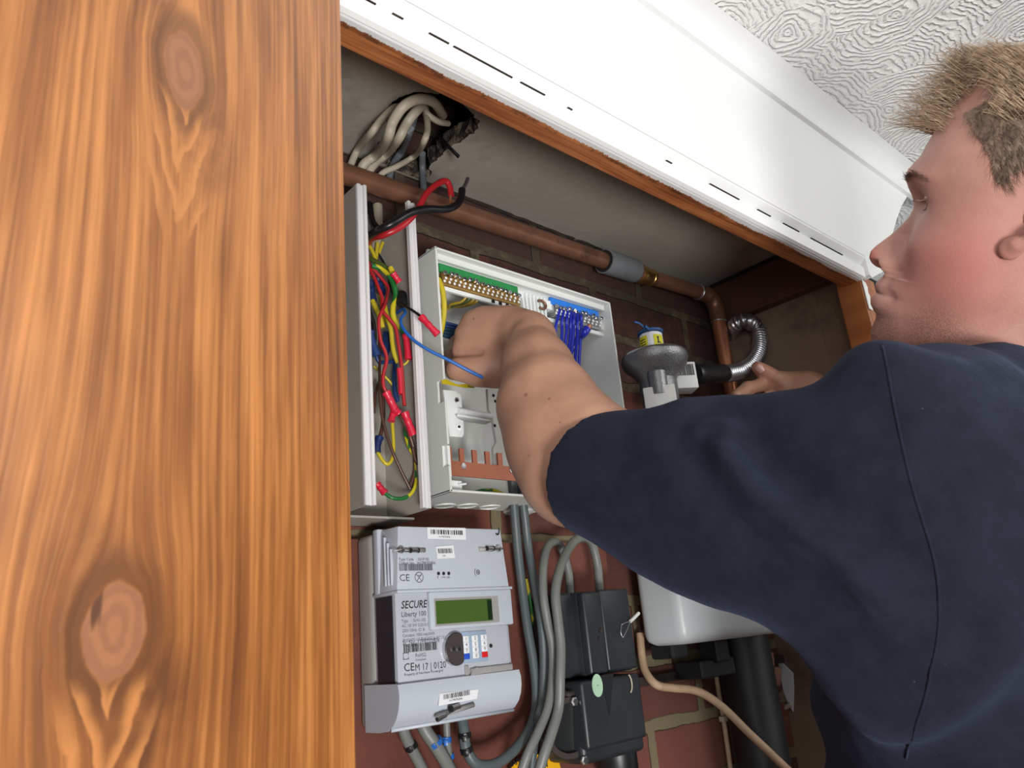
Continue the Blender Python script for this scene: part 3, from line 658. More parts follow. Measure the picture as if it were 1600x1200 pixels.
tx_ = [PY(x, 705, .606).x for x in (698, 706, 718, 725, 738, 745, 758, 765, 777, 784)]
x0 = tx_[0]; poly = [(x0-.0006, q1), (x0-.0006, ztop)]
for i in range(5):
    a_, b_x = tx_[2*i], tx_[2*i+1]
    if i: poly += [(a_, q0), (a_, ztop)]
    poly += [(b_x, ztop), (b_x, q0)]
poly += [(.665, q0), (.665, q1)]
prism(bm, [Vector((x, .606, z)) for x, z in poly], (0, .0022, 0)); bb = obj('busbar', bm, M['copper_flat'], root)
for x, y in ((724, 728), (800, 735)):
    bm = B(); lathe(bm, [(.0014, 0), (.0036, 0), (.0034, .0008), (.001, .0010)], PY(x, y, .6058), (0, -1, 0), 6); obj('stud', bm, M['steel'], bb)
bm = B(); box(bm, CX0+th, CX0+.006, .604, .612, q1-.002, ztop+.001); box(bm, x0-.001, x0+.022, .612, .65, q1-.016, q1-.003, .001); cyl(bm, PY(716, 757, .611), PY(728, 756, .611), .0012, 8); obj('bus_holder', bm, M['shell_in'], root)
M['warn'] = pbr('yellow_warning_label', (190, 172, 28), rough=.5, var=.05)
bm = B(); wl = quadp([(690, 594), (697, 592), (706, 597), (715, 601), (728, 600), (741, 599), (741, 606), (728, 606), (716, 604), (706, 602), (697, 600), (691, 600)], .603); prism(bm, wl, (0, .0005, 0)); wlab = obj('warning_label', bm, M['warn'], root)
bm = B(); textbm(bm, '4mm²', PY(731, 605.3, .6028), (1, 0, 0), (0, 0, 1), .0042); obj('print', bm, M['ink'], wlab)

# ---- grey cables leaving the hole in the ceiling
def wire(name, mat, pts, r, label, cat, group=None, sub=7, seg=10, parts=(), flat=1., tipmat=None, kindZ=False):
    P = []
    for q in pts:
        x, y, s = q[0], q[1], q[2]
        P.append(PZ(x, y, -s) if s < 0 else PY(x, y, s))
    P = catmull(P, sub); bm = B(); tube(bm, P, r, seg, flat=flat)
    o = obj(name, bm, M[mat] if isinstance(mat, str) else mat, None, smooth=True, auto=50); tag(o, label, cat, group)
    for (nm, pm, pp, rr) in parts:
        Q = catmull([PY(*t) for t in pp], 5); b2 = B(); rads = None
        if nm == 'crimp_connector':
            n = len(Q); rads = [rr*(1.12 if i < 2 or i > n-3 else (.86 if i % 3 == 0 else 1.0)) for i in range(n)]
        tube(b2, Q, rr, 12, rad=rads); obj(nm, b2, M[pm], o, smooth=True, auto=50)
    return o
GC = 'sheathed cables coming down out of the ceiling hole'
wire('sheathed_cable', 'old_cable', [(640, 168, -2.075), (618, 168, -2.055), (597, 186, -2.045), (580, 208, -2.03), (560, 232, .655), (547, 262, .665), (545, 290, .67)], .0042, 'old off-white cable from the ceiling hole, the leftmost one', 'cable', GC)
wire('sheathed_cable', 'old_cable', [(692, 180, -2.085), (678, 160, -2.055), (655, 155, -2.036), (632, 165, -2.022), (614, 190, -2.012), (606, 215, -2.002), (590, 240, .636), (567, 259, .655), (560, 290, .672)], .0054, 'thick off-white cable arching widest over the ceiling hole', 'cable', GC)
wire('sheathed_cable', 'old_cable', [(668, 160, -2.09), (652, 172, -2.05), (636, 192, -2.035), (622, 218, -2.02), (604, 240, .652), (580, 262, .660), (570, 290, .67)], .0052, 'off-white cable running straight down from the middle of the hole', 'cable', GC)
wire('sheathed_cable', 'old_cable', [(700, 193, -2.075), (685, 190, -2.06), (668, 178, -2.06), (664, 165, -2.08)], .0036, 'short off-white cable looping across the right of the ceiling hole', 'cable', GC)
wire('sheathed_cable', 'old_cable', [(664, 170, -2.075), (668, 200, -2.035), (662, 222, -2.015), (648, 243, .645), (620, 260, .652), (595, 273, .66), (585, 300, .67)], .0036, 'thin off-white cable bowing furthest right below the hole', 'cable', GC)
M['grey_old'] = pbr('old_grey_sheath', (104, 108, 114), rough=.55, var=.12, scale=40)
wire('sheathed_cable', 'grey_old', [(648, 178, -2.08), (640, 205, -2.03), (628, 235, .66), (612, 262, .668), (605, 300, .67)], .0045, 'dull grey cable behind the off-white ones under the hole', 'cable', GC)
wire('sheathed_cable', 'grey_old', [(660, 240, -2.075), (660, 262, .668), (662, 300, .668), (664, 312, .668)], .0042, 'dull grey cable dropping straight down to the pipe, right of the others', 'cable', GC)
wire('cable_stub', 'black_w', [(686, 212, -2.08), (700, 228, -2.05), (717, 245, -2.035)], .0024, 'short black cable stub poking out of the ceiling hole', 'cable', flat=.6)

# ---- supply tails standing in the trunking
wire('supply_tail', 'red', [(574, 384, .645), (580, 373, .625), (600, 367, .60), (628, 353, .588), (650, 331, .585), (666, 303, .585), (684, 287, .585), (697, 283, .585), (703, 293, .585), (705, 306, .585)], .0036, 'thick red wire with a bare copper end, bent up over the copper pipe', 'wire', parts=(('bare_end', 'copper', [(704, 304, .585), (704, 312, .585), (705, 320, .585)], .0014),))
wire('supply_tail', 'black_w', [(574, 380, .65), (577, 369, .62), (590, 360, .595), (612, 350, .58), (640, 333, .575), (665, 327, .575), (695, 327, .575), (712, 321, .575), (720, 310, .575), (722, 296, .575)], .0042, 'thick black wire with a silver end, lying across the copper pipe', 'wire', parts=(('bare_end', 'steel', [(722, 296, .575), (727, 289, .575), (731, 279, .575)], .0022),))
GW = 'loose wires in the open trunking'
def W_(mat, pts, r, label, **k): return wire({'gy': 'earth_wire', 'yellow': 'yellow_wire', 'red': 'red_wire', 'blue_w': 'blue_wire', 'bright_blue': 'blue_wire', 'black_w': 'black_wire', 'brown': 'brown_wire', 'olive': 'green_wire', 'navy_crimp': 'blue_wire'}[mat], mat, pts, r, label, 'wire', GW, **k)
CR_ = 'crimp_connector'
W_('yellow', [(576, 382, .64), (583, 395, .635), (588, 408, .632), (592, 418, .632)], .0022, 'short bright yellow wire at the top of the trunking, leftmost')
W_('yellow', [(590, 380, .65), (589, 390, .65), (588, 402, .65)], .0022, 'stub of yellow wire right under the black and red tails')
W_('yellow', [(598, 379, .655), (594, 390, .655), (590, 400, .655)], .0020, 'duller yellow stub leaning right, near the top of the trunking')
W_('olive', [(571, 400, .64), (582, 406, .632), (596, 414, .625), (607, 421, .62), (612, 422, .615)], .0028, 'dark green wire ending in a red crimp high in the trunking', parts=(('wire_end', 'yellow', [(610, 418, .612), (613, 425, .611)], .0029), (CR_, 'crimp', [(614, 427, .61), (619, 434, .61), (624, 441, .61)], .0034)))
W_('gy', [(582, 415, .63), (598, 421, .625), (609, 432, .62), (616, 447, .618), (618, 463, .618), (614, 480, .618), (615, 495, .618), (624, 509, .617), (632, 519, .616)], .0030, 'thick green and yellow earth wire curving down to a red crimp', parts=((CR_, 'crimp', [(634, 523, .615), (636, 540, .615), (638, 562, .615)], .0036), ('wire_end', 'yellow', [(638, 563, .615), (634, 568, .617), (628, 571, .62)], .0012)))
W_('red', [(573, 414, .63), (584, 432, .626), (591, 449, .622), (597, 466, .62), (597, 484, .617), (607, 497, .614), (618, 512, .612), (622, 535, .612), (626, 560, .612), (629, 590, .612), (630, 612, .612), (632, 634, .612)], .0019, 'long red wire running down the right to the lowest red crimp', parts=((CR_, 'crimp', [(632, 644, .611), (638, 660, .611), (646, 680, .611)], .0040), ('sleeve', 'crimp', [(624, 576, .614), (626, 596, .614), (627, 616, .614)], .0030)))
W_('red', [(574, 410, .64), (604, 445, .635), (605, 460, .628), (600, 479, .612), (592, 499, .610), (594, 529, .610), (602, 550, .610), (604, 564, .610), (599, 585, .610), (599, 602, .610), (604, 614, .610)], .0019, 'long red wire snaking down the middle into a forked red crimp', parts=((CR_, 'crimp', [(603, 612, .609), (611, 628, .609), (619, 645, .609)], .0040), (CR_, 'crimp', [(616, 640, .611), (613, 650, .611), (611, 658, .611)], .0034), (CR_, 'crimp', [(617, 640, .607), (623, 646, .607)], .0036)))
W_('red', [(577, 405, .645), (575, 430, .645), (573, 446, .646)], .0016, 'short dull red wire tucked behind the left lip of the trunking')
W_('yellow', [(582, 470, .638), (588, 483, .634), (594, 497, .632), (598, 512, .632)], .0028, 'yellow wire below the dark blue crimp, upper left in the trunking', parts=((CR_, 'navy_crimp', [(579, 440, .64), (580, 455, .64), (582, 470, .64)], .0044),))
W_('yellow', [(593, 462, .645), (597, 478, .642), (600, 492, .640), (604, 504, .64)], .0022, 'yellow wire below the blue crimp beside the crossing red wires', parts=((CR_, 'navy_crimp', [(590, 432, .65), (594, 446, .65), (598, 460, .648)], .0044),))
W_('yellow', [(601, 478, .63), (606, 498, .626), (611, 515, .624), (613, 535, .624), (616, 552, .624), (622, 567, .624)], .0026, 'dull yellow wire hanging between the two long red wires')
W_('black_w', [(575, 474, .64), (578, 490, .636), (583, 504, .634), (585, 520, .634), (585, 534, .636)], .0026, 'black wire along the left lip of the trunking')
W_('blue_w', [(576, 508, .64), (582, 520, .636), (590, 562, .64), (600, 566, .64), (614, 565, .642)], .0020, 'blue wire with a ribbed crimp at the left of the trunking', parts=((CR_, 'blue_w', [(578, 518, .636), (582, 535, .636), (589, 556, .636)], .0044),))
W_('blue_w', [(604, 520, .655), (604, 540, .655), (601, 556, .655)], .0042, 'thick slate blue wire stub in the middle of the trunking')
W_('blue_w', [(617, 525, .65), (618, 560, .648), (616, 585, .646), (617, 610, .646), (622, 628, .646)], .0026, 'blue wire hanging behind the long red wires')
W_('black_w', [(590, 395, .65), (600, 412, .648), (606, 430, .645), (612, 455, .635), (620, 466, .618), (630, 476, .605), (643, 484, .592), (656, 493, .582)], .0014, 'thin black wire through a black grommet to a red crimp over the lip', parts=(('grommet', 'black_rub', [(627, 461, .618), (628, 474, .612)], .0062), (CR_, 'crimp', [(658, 495, .58), (671, 509, .575), (684, 523, .572)], .0036)))
W_('bright_blue', [(620, 489, .63), (630, 483, .615), (633, 489, .608), (626, 499, .602), (630, 513, .597), (646, 531, .590), (668, 546, .582), (700, 562, .572), (728, 577, .565), (754, 590, .56)], .0017, 'long blue wire springing out of the trunking in front of the hand', sub=8, parts=(('cut_end', 'steel', [(753.5, 589.8, .56), (755, 590.6, .56)], .0013),))
W_('brown', [(592, 500, .65), (593, 560, .64), (594, 620, .63), (599, 660, .628), (612, 702, .626), (628, 738, .626), (641, 764, .626)], .0016, 'long brown wire running from the top left to the bottom right')
W_('brown', [(641, 762, .627), (648, 735, .624), (647, 705, .62), (640, 680, .618), (630, 658, .618), (624, 648, .616)], .0022, 'brown wire rising from the bottom loop to the forked crimp')
W_('brown', [(641, 690, .622), (648, 710, .62), (656, 726, .618), (650, 720, .617), (645, 700, .617)], .0019, 'brown wire bent in a tight hook beside the right lip')
W_('brown', [(597, 600, .645), (599, 640, .64), (598, 664, .636), (594, 682, .634)], .0021, 'brown wire ending in a blue crimp near the left lip', parts=((CR_, 'navy_crimp', [(593, 683, .633), (590, 694, .633), (588, 706, .633)], .0040),))
W_('brown', [(592, 598, .65), (586, 618, .648), (584, 645, .645)], .0018, 'short reddish brown wire halfway down, against the left lip')
W_('yellow', [(584, 684, .64), (591, 708, .634), (604, 725, .63), (613, 716, .63), (615, 694, .632), (613, 660, .632)], .0019, 'yellow wire in a small U loop, lower left in the trunking')
W_('gy', [(600, 770, .628), (614, 778, .624), (632, 778, .622), (646, 766, .62), (651, 744, .62), (648, 716, .622), (640, 700, .624), (634, 680, .628), (633, 662, .63)], .0019, 'green and yellow wire in the lowest loop, starting from a red crimp', parts=((CR_, 'crimp', [(589, 756, .632), (595, 763, .63), (602, 771, .628)], .0034),))
W_('yellow', [(584, 572, .65), (598, 585, .648), (612, 600, .648), (622, 620, .65)], .0014, 'thin dull yellow wire slanting behind the red wires')
# old white cables coming down inside the trunking head
wire('sheathed_cable', 'old_cable', [(590, 322, .672), (590, 350, .668), (588, 380, .662), (588, 392, .66)], .0060, 'stubby off-white cable inside the top of the trunking', 'cable')
wire('sheathed_cable', 'black_w', [(578, 318, .668), (582, 345, .662), (592, 358, .655)], .0034, 'black cable curving in behind the top of the trunking', 'cable')

# ---- wires inside the consumer unit
GU = 'earth wires of the fuse box'
for i, (xx, yy) in enumerate(((729, 455), (735, 457), (741, 459), (746, 461))):
    wire('earth_wire', 'ochre' if i != 1 else 'olive', [(xx, yy, .616), (xx-1, yy+9, .618), (xx-9, yy+17-i, .624), (xx-25, yy+21-i, .636), (700, 482-i, .646), (676, 480-i, .652)], .0017,
         ['yellow earth wire curving left, the first one from the green strip', 'darker olive earth wire, second from the left under the green strip', 'yellow earth wire, third from the left under the green strip', 'outermost yellow earth wire, lowest in the bunch under the green strip'][i], 'wire', GU, sub=6, parts=(('bare_end', 'copper', [(xx+.5, yy-6, .612), (xx, yy, .615)], .0013),))
wire('earth_wire', 'yellow', [(685, 436, .612), (691, 452, .609), (694, 478, .609), (692, 505, .612), (686, 530, .618)], .0030, 'thick yellow wire bowed against the left edge of the fuse box', 'wire')
GB = 'dark blue wires behind the hand'
for i in range(5):
    wire('blue_wire', 'cyan_dark' if i > 1 else 'blue_w', [(686, 503+4.5*i, .635), (705, 507+5*i, .632), (722, 512+5*i, .632), (745, 520+4*i, .64)], .0021 if i < 2 else .0028, ['topmost dark blue wire going behind the knuckles', 'second dark blue wire from the top behind the knuckles', 'third dark blue wire from the top behind the knuckles', 'fourth dark blue wire from the top behind the knuckles', 'lowest dark blue wire going behind the knuckles'][i], 'wire', GB, sub=5)
GN = 'blue wires hanging from the neutral bar'
nb = [(875, 484, 868, 530, 862, 560, 862, 600), (881, 486, 878, 520, 876, 560, 876, 600), (887, 488, 885, 520, 880, 560, 878, 605), (892, 489, 891, 525, 886, 560, 884, 605), (897, 491, 896, 520, 892, 560, 893, 600), (902, 492, 902, 525, 899, 560, 899, 605), (907, 494, 908, 515, 905, 560, 903, 610)]
for i, q in enumerate(nb):
    wire('blue_wire', 'royal', [(q[0], q[1]-2, .612), (q[2], q[3]-18, .609), (q[2], q[3], .616), (q[4], q[5], .632), (q[6], q[7], .645)], .0021, 'royal blue wire hanging from the neutral bar, %s from the left' % ['first', 'second', 'third', 'fourth', 'fifth', 'sixth', 'seventh'][i], 'wire', GN, sub=5)
wire('blue_cable', 'royal', [(918, 513, .608), (912, 521, .612), (903, 530, .634), (888, 552, .642), (872, 575, .646)], .0052, 'thick blue cable with a bare copper end under the right of the neutral bar', 'cable', parts=(('bare_end', 'copper', [(918, 514, .608), (922, 508, .605)], .0034),))
wire('earth_wire', 'gy', [(738, 770, .632), (755, 766, .63), (772, 766, .63), (785, 771, .634)], .0018, 'green and yellow wire arched over the floor of the fuse box', 'wire')
# ================================================================== METER, CABLES, CUTOUT, GAS METER
M['met'] = pbr('meter_grey_plastic', (184, 190, 200), rough=.38, var=.015, scale=10)
M['met_dk'] = pbr('meter_base_plastic', (152, 150, 148), rough=.45, var=.02, scale=10)
M['panel'] = pbr('meter_face', (178, 182, 190), rough=.3, var=.015, scale=10)
M['lcd'] = pbr('green_lcd', (72, 98, 44), rough=.18, var=.06, scale=12)
M['lcd_dk'] = pbr('lcd_surround', (26, 44, 24), rough=.3)
M['ink_grey'] = pbr('grey_print', (92, 94, 104), rough=.6)
M['smoke'] = pbr('smoky_side_window', (40, 46, 56), rough=.15, var=.1)
mX0, mX1 = .3925, .5270
def mz(y, x=700): return PY(x, y, .6).z
root = empty('electricity_meter', ((mX0+mX1)/2, YB-.012, 1.434), 'grey prepayment electricity meter with a green screen and keypad', 'electricity meter')
meter = root
zt = 1.608; zl = 1.5495; zc = 1.4715; zb = 1.4345
# base
bm = B(); box(bm, mX0-.001, mX1+.001, .640, YB-.0125, zb, zt-.001, .006, 3); obj('base', bm, M['met_dk'], root, auto=35)
# top cover with rear flange and grip ribs on its side
bm = B()
v = [(mX0+.0005, .600, zl), (mX1-.0005, .600, zl), (mX1-.0055, .6005, zt), (mX0+.0045, .6005, zt)]
w_ = [(mX0-.0005, .634, zl), (mX1+.0005, .634, zl), (mX1-.0045, .634, zt+.0005), (mX0+.0035, .634, zt+.0005)]
a = [bm.verts.new(p) for p in v]; b_ = [bm.verts.new(p) for p in w_]
fs = [bm.faces.new(a), bm.faces.new(b_[::-1])]+[bm.faces.new((a[i], b_[i], b_[(i+1) % 4], a[(i+1) % 4])) for i in range(4)]
bmesh.ops.recalc_face_normals(bm, faces=fs); bmesh.ops.bevel(bm, geom=list(bm.edges), offset=.0015, segments=2, affect='EDGES', profile=.5)
box(bm, mX0-.001, mX1+.002, .628, .6365, zl, zt+.0015, .0015, 2)
for i in range(3): box(bm, mX0-.0008, mX0+.002, .607+.005*i, .6085+.005*i, zl+.006, zt-.008-.006*(2-i)*1.0, .0004)
box(bm, mX0-.0002, mX1+.002, .5985, .640, zl-.0016, zl+.0010, .0005)
top = obj('top_cover', bm, M['met'], root, auto=35)
# middle body
bm = B(); box(bm, mX0+.001, mX1-.004, .6045, .640, zc-.004, zl, .001); mid_ = obj('body', bm, M['panel'], root, auto=35)
bm = B(); box(bm, mX0+.0003, mX0+.0012, .609, .636, zc, zl-.003); obj('side_window', bm, M['smoke'], mid_)
bm = B(); dz0, dz1 = mz(980, 740), zl-.0015; dX0 = PY(672, 950, .6).x; 
box(bm, dX0, mX1+.0015, .600, .606, dz0, dz1, .0015, 2); hood = obj('display_hood', bm, M['met'], mid_, auto=35)
def mp(x, y, Y=.6): return PY(x, y, Y)
lx0, lx1 = mp(681, 956).x, mp(768, 950).x; lz1 = mp(681, 939.5).z; lz0 = mp(681, 975.5).z
bm = B(); prism(bm, [Vector((lx0-.0015, .5998, lz0-.002)), Vector((lx1+.009, .5998, lz0-.002)), Vector((lx1+.009, .5998, lz1+.0025)), Vector((lx0-.0015, .5998, lz1+.0025))], (0, .0006, 0)); obj('display_bezel', bm, M['met_dk'], hood)
bm = B(); box(bm, lx0, lx1, .5990, .6001, lz0, lz1); scr = obj('display', bm, M['lcd'], hood)
bm = B(); box(bm, lx1-.006, lx1-.0003, .59885, .5991, lz0+.001, lz1-.001); obj('display_edge', bm, M['lcd_dk'], scr)
X_, Z_ = Vector((1, 0, 0)), Vector((0, 0, 1))
def decal(bm_fn, name, mat, par): b2 = B(); bm_fn(b2); return obj(name, b2, M[mat], par)
FY = .5997   # face of top cover
# stickers on the top cover
def sticker(px4, Y, par, seed, num, zoff=.0003, rot=0):
    P = [PY(x, y, Y) for x, y in px4]; b2 = B(); prism(b2, P, (0, -.0003, 0)); s = obj('barcode_sticker', b2, M['sticker'], par)
    xd = (P[1]-P[0]).normalized(); yd = (P[3]-P[0]).normalized(); w_, h_ = (P[1]-P[0]).length, (P[3]-P[0]).length
    b2 = B(); o_ = P[0]+Vector((0, -.0004, 0)); barcode(b2, o_+xd*w_*.08+yd*h_*.42, xd, yd, w_*.84, h_*.40, 26, .0001, seed)
    textbm(b2, num, o_+xd*w_*.28+yd*h_*.14, xd, yd, h_*.22, .0001); obj('print', b2, M['ink'], s)
sticker([(668, 842), (728, 843.5), (727, 825), (667, 824)], FY, top, 3, 'H17P8702806')
sticker([(683.5, 873), (711, 872), (708, 852), (680.5, 854)], FY, top, 8, '100')
def txt(s, x, y, h, par, mat='ink_grey', Y=FY-.0001, cond=1., bold=0., xd=X_, yd=Z_, font=None):
    b2 = B(); textbm(b2, s, PY(x, y, Y), xd, yd, h, .0001, bold, cond); return obj('lettering', b2, M[mat], par)
txt('Type Code   : 561F102', 623, 876, .0036, top); txt('Cellnet No. : H17P8702806', 623.5, 882, .0036, top)
decal(lambda b: barcode(b, PY(624, 892, FY-.0001), X_, Z_, .0375, .0060, 40, .0001, 5), 'barcode', 'ink_grey', top)
txt('CE', 624, 908, .0085, top, 'ink_grey', cond=1.1)
def ring(b, c, r0, r1, n=30, a0=0, a1=2*PI):
    for i in range(n):
        t0 = a0+(a1-a0)*i/n; t1 = a0+(a1-a0)*(i+1)/n
        b.faces.new([b.verts.new(c+X_*(r*math.cos(t))+Z_*(r*math.sin(t))) for r, t in ((r0, t0), (r1, t0), (r1, t1), (r0, t1))])
b2 = B(); c = PY(655, 902, FY-.0001); ring(b2, c, .0042, .0048)
for s in (-1, 1): tube(b2, [c+X_*(.003*s)+Z_*.003, c-X_*(.0024*s)-Z_*.003], .00025, 5)
tube(b2, [c-X_*.0022+Z_*.0015, c+X_*.0022+Z_*.0015], .00025, 5); obj('bin_symbol', b2, M['ink_grey'], top)
b2 = B()
for x in (685.2, 693.2, 701.2): lathe(b2, [(.0016, -.0002), (.0016, .0003)], PY(x, 896, FY), (0, -1, 0), 14)
obj('indicator_led', b2, M['ink'], top)
txt('f', 683.5, 904.5, .004, top, 'ink'); txt('KWh  LED', 690, 903.5, .0022, top)
b2 = B(); c = PY(747, 894, FY-.0001); ring(b2, c, .0016, .0024); ring(b2, c, .0040, .0046, 14, PI*.72, PI*1.3); lathe(b2, [(.0009, 0), (.0009, .0002)], c, (0, -1, 0), 10); obj('infrared_mark', b2, M['ink_grey'], top)
b2 = B(); c = PY(777, 832, FY-.0001); ring(b2, c, .0012, .0028, 10, -PI*.9, PI*.05); tube(b2, [c+X_*.0025, c+X_*.0025+Z_*.0045], .0006, 6); obj('catch_mark', b2, M['ink'], top)
# sealing screws in slots, wire seals
def seal(x0, y, x1, par, flip):
    b2 = B(); a = PY(x0, y, .6); b_ = PY(x1, y, .6); z = a.z
    pts = [Vector((a.x+t*(b_.x-a.x), .5996, z)) for t in (0, 1)]
    tube(b2, [p+Vector((0, .0012, 0)) for p in pts], .0024, 12); sl_ = obj('screw_slot', b2, M['met_dk'], par, smooth=True)
    cs = a+Vector((.003 if flip else .0, -.0008, 0)) if False else None
    hx = PY(x1-4 if not flip else x1, y, .5985)
    b2 = B(); cx_ = PY(627, y, .598) if not flip else PY(779, y-1, .598)
    lathe(b2, [(.0032, -.002), (.0034, 0), (.0028, .0014), (.0010, .0018)], cx_, (0, -1, 0), 20); obj('sealing_screw', b2, M['steel'], par, smooth=True, auto=40)
    b2 = B(); e_ = PY(645, y+1, .5975) if not flip else PY(764, y-1, .5975)
    tube(b2, catmull([cx_+Vector((-.009 if not flip else .009, .001, -.001)), cx_+Vector((0, -.0022, 0)), cx_.lerp(e_, .6)+Vector((0, 0, .001)), e_], 6), .0006, 6)
    tube(b2, catmull([cx_+Vector((0, -.0012, -.001)), cx_.lerp(e_, .5)+Vector((0, 0, -.0015)), e_], 6), .0006, 6); 
    obj('seal_wire', b2, M['steel'], par, smooth=True)
    b2 = B(); d = .0058; tube(b2, [e_-X_*d*.5, e_+X_*d], .0020, 10); tube(b2, [e_-X_*d*.5-X_*.0004, e_-X_*d*.5+X_*.0012], .0023, 10, mi=1); tube(b2, [e_+X_*d*.9, e_+X_*(d+.0008)], .0023, 10, mi=1); obj('lead_seal', b2, [M['steel'], M['dark']], par, smooth=True, auto=40)
seal(622, 859, 664, top, False); seal(748, 858, 770, top, True)
# printed face of the body
BY = .6043
txt('SECURE', 626.5, 951, .0096, mid_, 'ink', BY, .84, .012, X_, (Z_+X_*.18))
b2 = B(); c = PY(661, 940, BY-.0001); prism(b2, [c, c+X_*.0016-Z_*.0012, c+X_*.0028+Z_*.0030, c+X_*.0012+Z_*.0002], (0, -.0001, 0)); obj('tick_mark', b2, M['ink'], mid_)
txt('Liberty 100', 627, 964, .0062, mid_, 'ink_grey', BY, .95, .01)
rows = ['Type    : 5LN1-102', 'AC 1Ø 2W 0.25-5(100)A', '230V 50Hz  Cl. B', 'Constant: 1000 imp/kWh', 'EN50470-1/3 EN62052 & IEC 1510/1 : 30000/1 VA', 'Year: 2017']
for i, s in enumerate(rows): txt(s, 627.5+i*.5, 973+i*7.6, .0038, mid_, 'ink_grey', BY, .9)
txt('Sr. No. 17P8702806', 629, 1008, .0052, mid_, 'ink_grey', BY, .95)
decal(lambda b: barcode(b, PY(631, 1020, BY-.0001), X_, Z_, .0365, .0068, 34, .0001, 9), 'barcode', 'ink', mid_)
b2 = B(); c = PY(630, 1031, BY-.0001)
for q in ((0, 0, .006, .0006), (0, .0052, .006, .0058), (0, 0, .0006, .0058), (.0054, 0, .006, .0022), (.0054, .0036, .006, .0058)): b2.faces.new([b2.verts.new(c+X_*a+Z_*d) for a, d in ((q[0], q[1]), (q[2], q[1]), (q[2], q[3]), (q[0], q[3]))])
obj('class_symbol', b2, M['ink_grey'], mid_); txt('RoHS2', 649, 1027, .0046, mid_, 'ink_grey', BY, .9); txt('Compliant', 649, 1033, .0028, mid_, 'ink_grey', BY)
txt('CE', 631, 1049.5, .0095, mid_, 'ink', BY, 1.0); txt('M 17 | 0120', 648.5, 1048.5, .0082, mid_, 'ink', BY, .86)
txt('Property of Northern Powergrid', 631.5, 1056.5, .0030, mid_, 'ink', BY, 1.05)
# key reader and keypad
b2 = B(); kc = PY(713, 1014, .600); r = PY(713, 1014, .6).x-PY(695, 1014, .6).x
pr = []; n = 40; cut = r*.62
pts = [Vector((kc.x+min(r*math.cos(t), cut), kc.y, kc.z+r*1.12*math.sin(t))) for t in (2*PI*i/n for i in range(n))]
prism(b2, pts, (0, .005, 0)); kr_ = obj('key_reader', b2, M['steel'], mid_)
b2 = B(); pts2 = [Vector((kc.x+min(r*.93*math.cos(t), cut-.0003), kc.y-.0003, kc.z+r*1.05*math.sin(t))) for t in (2*PI*i/n for i in range(n))]
prism(b2, pts2, (0, -.0006, 0)); M['disc'] = pbr('brown_grey_disc', (92, 82, 82), rough=.3, metal=.4, var=.05); obj('reader_face', b2, M['disc'], kr_)
b2 = B(); 
for x in (708, 717): lathe(b2, [(.0014, 0), (.0026, 0), (.0026, .0009), (.0018, .0010)], PY(x, 1014, .5993), (0, -1, 0), 18); lathe(b2, [(.0016, .0008), (.0016, .0012)], PY(x, 1014, .5993), (0, -1, 0), 14, mi=1)
obj('contact_pin', b2, [M['steel'], M['dark']], kr_)
kp0, kp1 = PY(724, 1035, .603), PY(760, 986, .603)
b2 = B(); box(b2, kp0.x, kp1.x, .6030, .6052, kp0.z-.001, kp1.z+.001, .0009, 2); M['keyblue'] = pbr('keypad_film', (150, 168, 190), rough=.3, var=.05); kp = obj('keypad', b2, M['keyblue'], mid_, auto=35)
M['btn_b'] = pbr('blue_button', (44, 84, 196), rough=.4, var=.02); M['btn_r'] = pbr('red_button', (206, 34, 40), rough=.4, var=.02)
lab = ['1', '2', '3', '4', '5', '6', '7', '8', '9', '', '0', '']
for i in range(12):
    cx = kp0.x+.0042+(kp1.x-kp0.x-.0084)*(i % 3)/2; cz = kp1.z-.0055-(kp1.z-kp0.z-.0105)*(i//3)/3
    b2 = B(); box(b2, cx-.0036, cx+.0036, .6022, .6031, cz-.0026, cz+.0026, .0006, 2); kk = obj('key', b2, M['btn_b' if i == 9 else 'btn_r' if i == 11 else 'sticker'], kp, auto=35)
    if lab[i]: b2 = B(); textbm(b2, lab[i], Vector((cx-.0011, .60215, cz-.0014)), X_, Z_, .0042); obj('digit', b2, M['ink'], kk)
b2 = B(); lathe(b2, [(.0012, 0), (.0019, 0), (.0017, .0006)], PY(767, 1009, .604), (0, -1, 0), 14); obj('body_screw', b2, M['dark'], mid_)
# clear flange at the right of the body
M['clear'] = pbr('clear_cover_edge', (186, 190, 202), rough=.12, var=.02, tr=.25)
b2 = B(); box(b2, mX1-.006, mX1-.0005, .6060, .622, zc, dz0, .001); obj('cover_edge', b2, M['clear'], mid_, auto=35)
b2 = B(); a = PY(727, 1040, .6025); box(b2, a.x, a.x+.0045, .6025, .606, zc, a.z, .0008); box(b2, a.x+.006, mX1-.003, .6015, .607, zc, zc+.0062, .001); lathe(b2, [(.0006, 0), (.0072, 0), (.0074, .0004)], Vector((a.x+.012, .6013, zc-.001)), (0, -1, 0), 28); obj('sliding_catch', b2, M['met_dk'], mid_, auto=35)
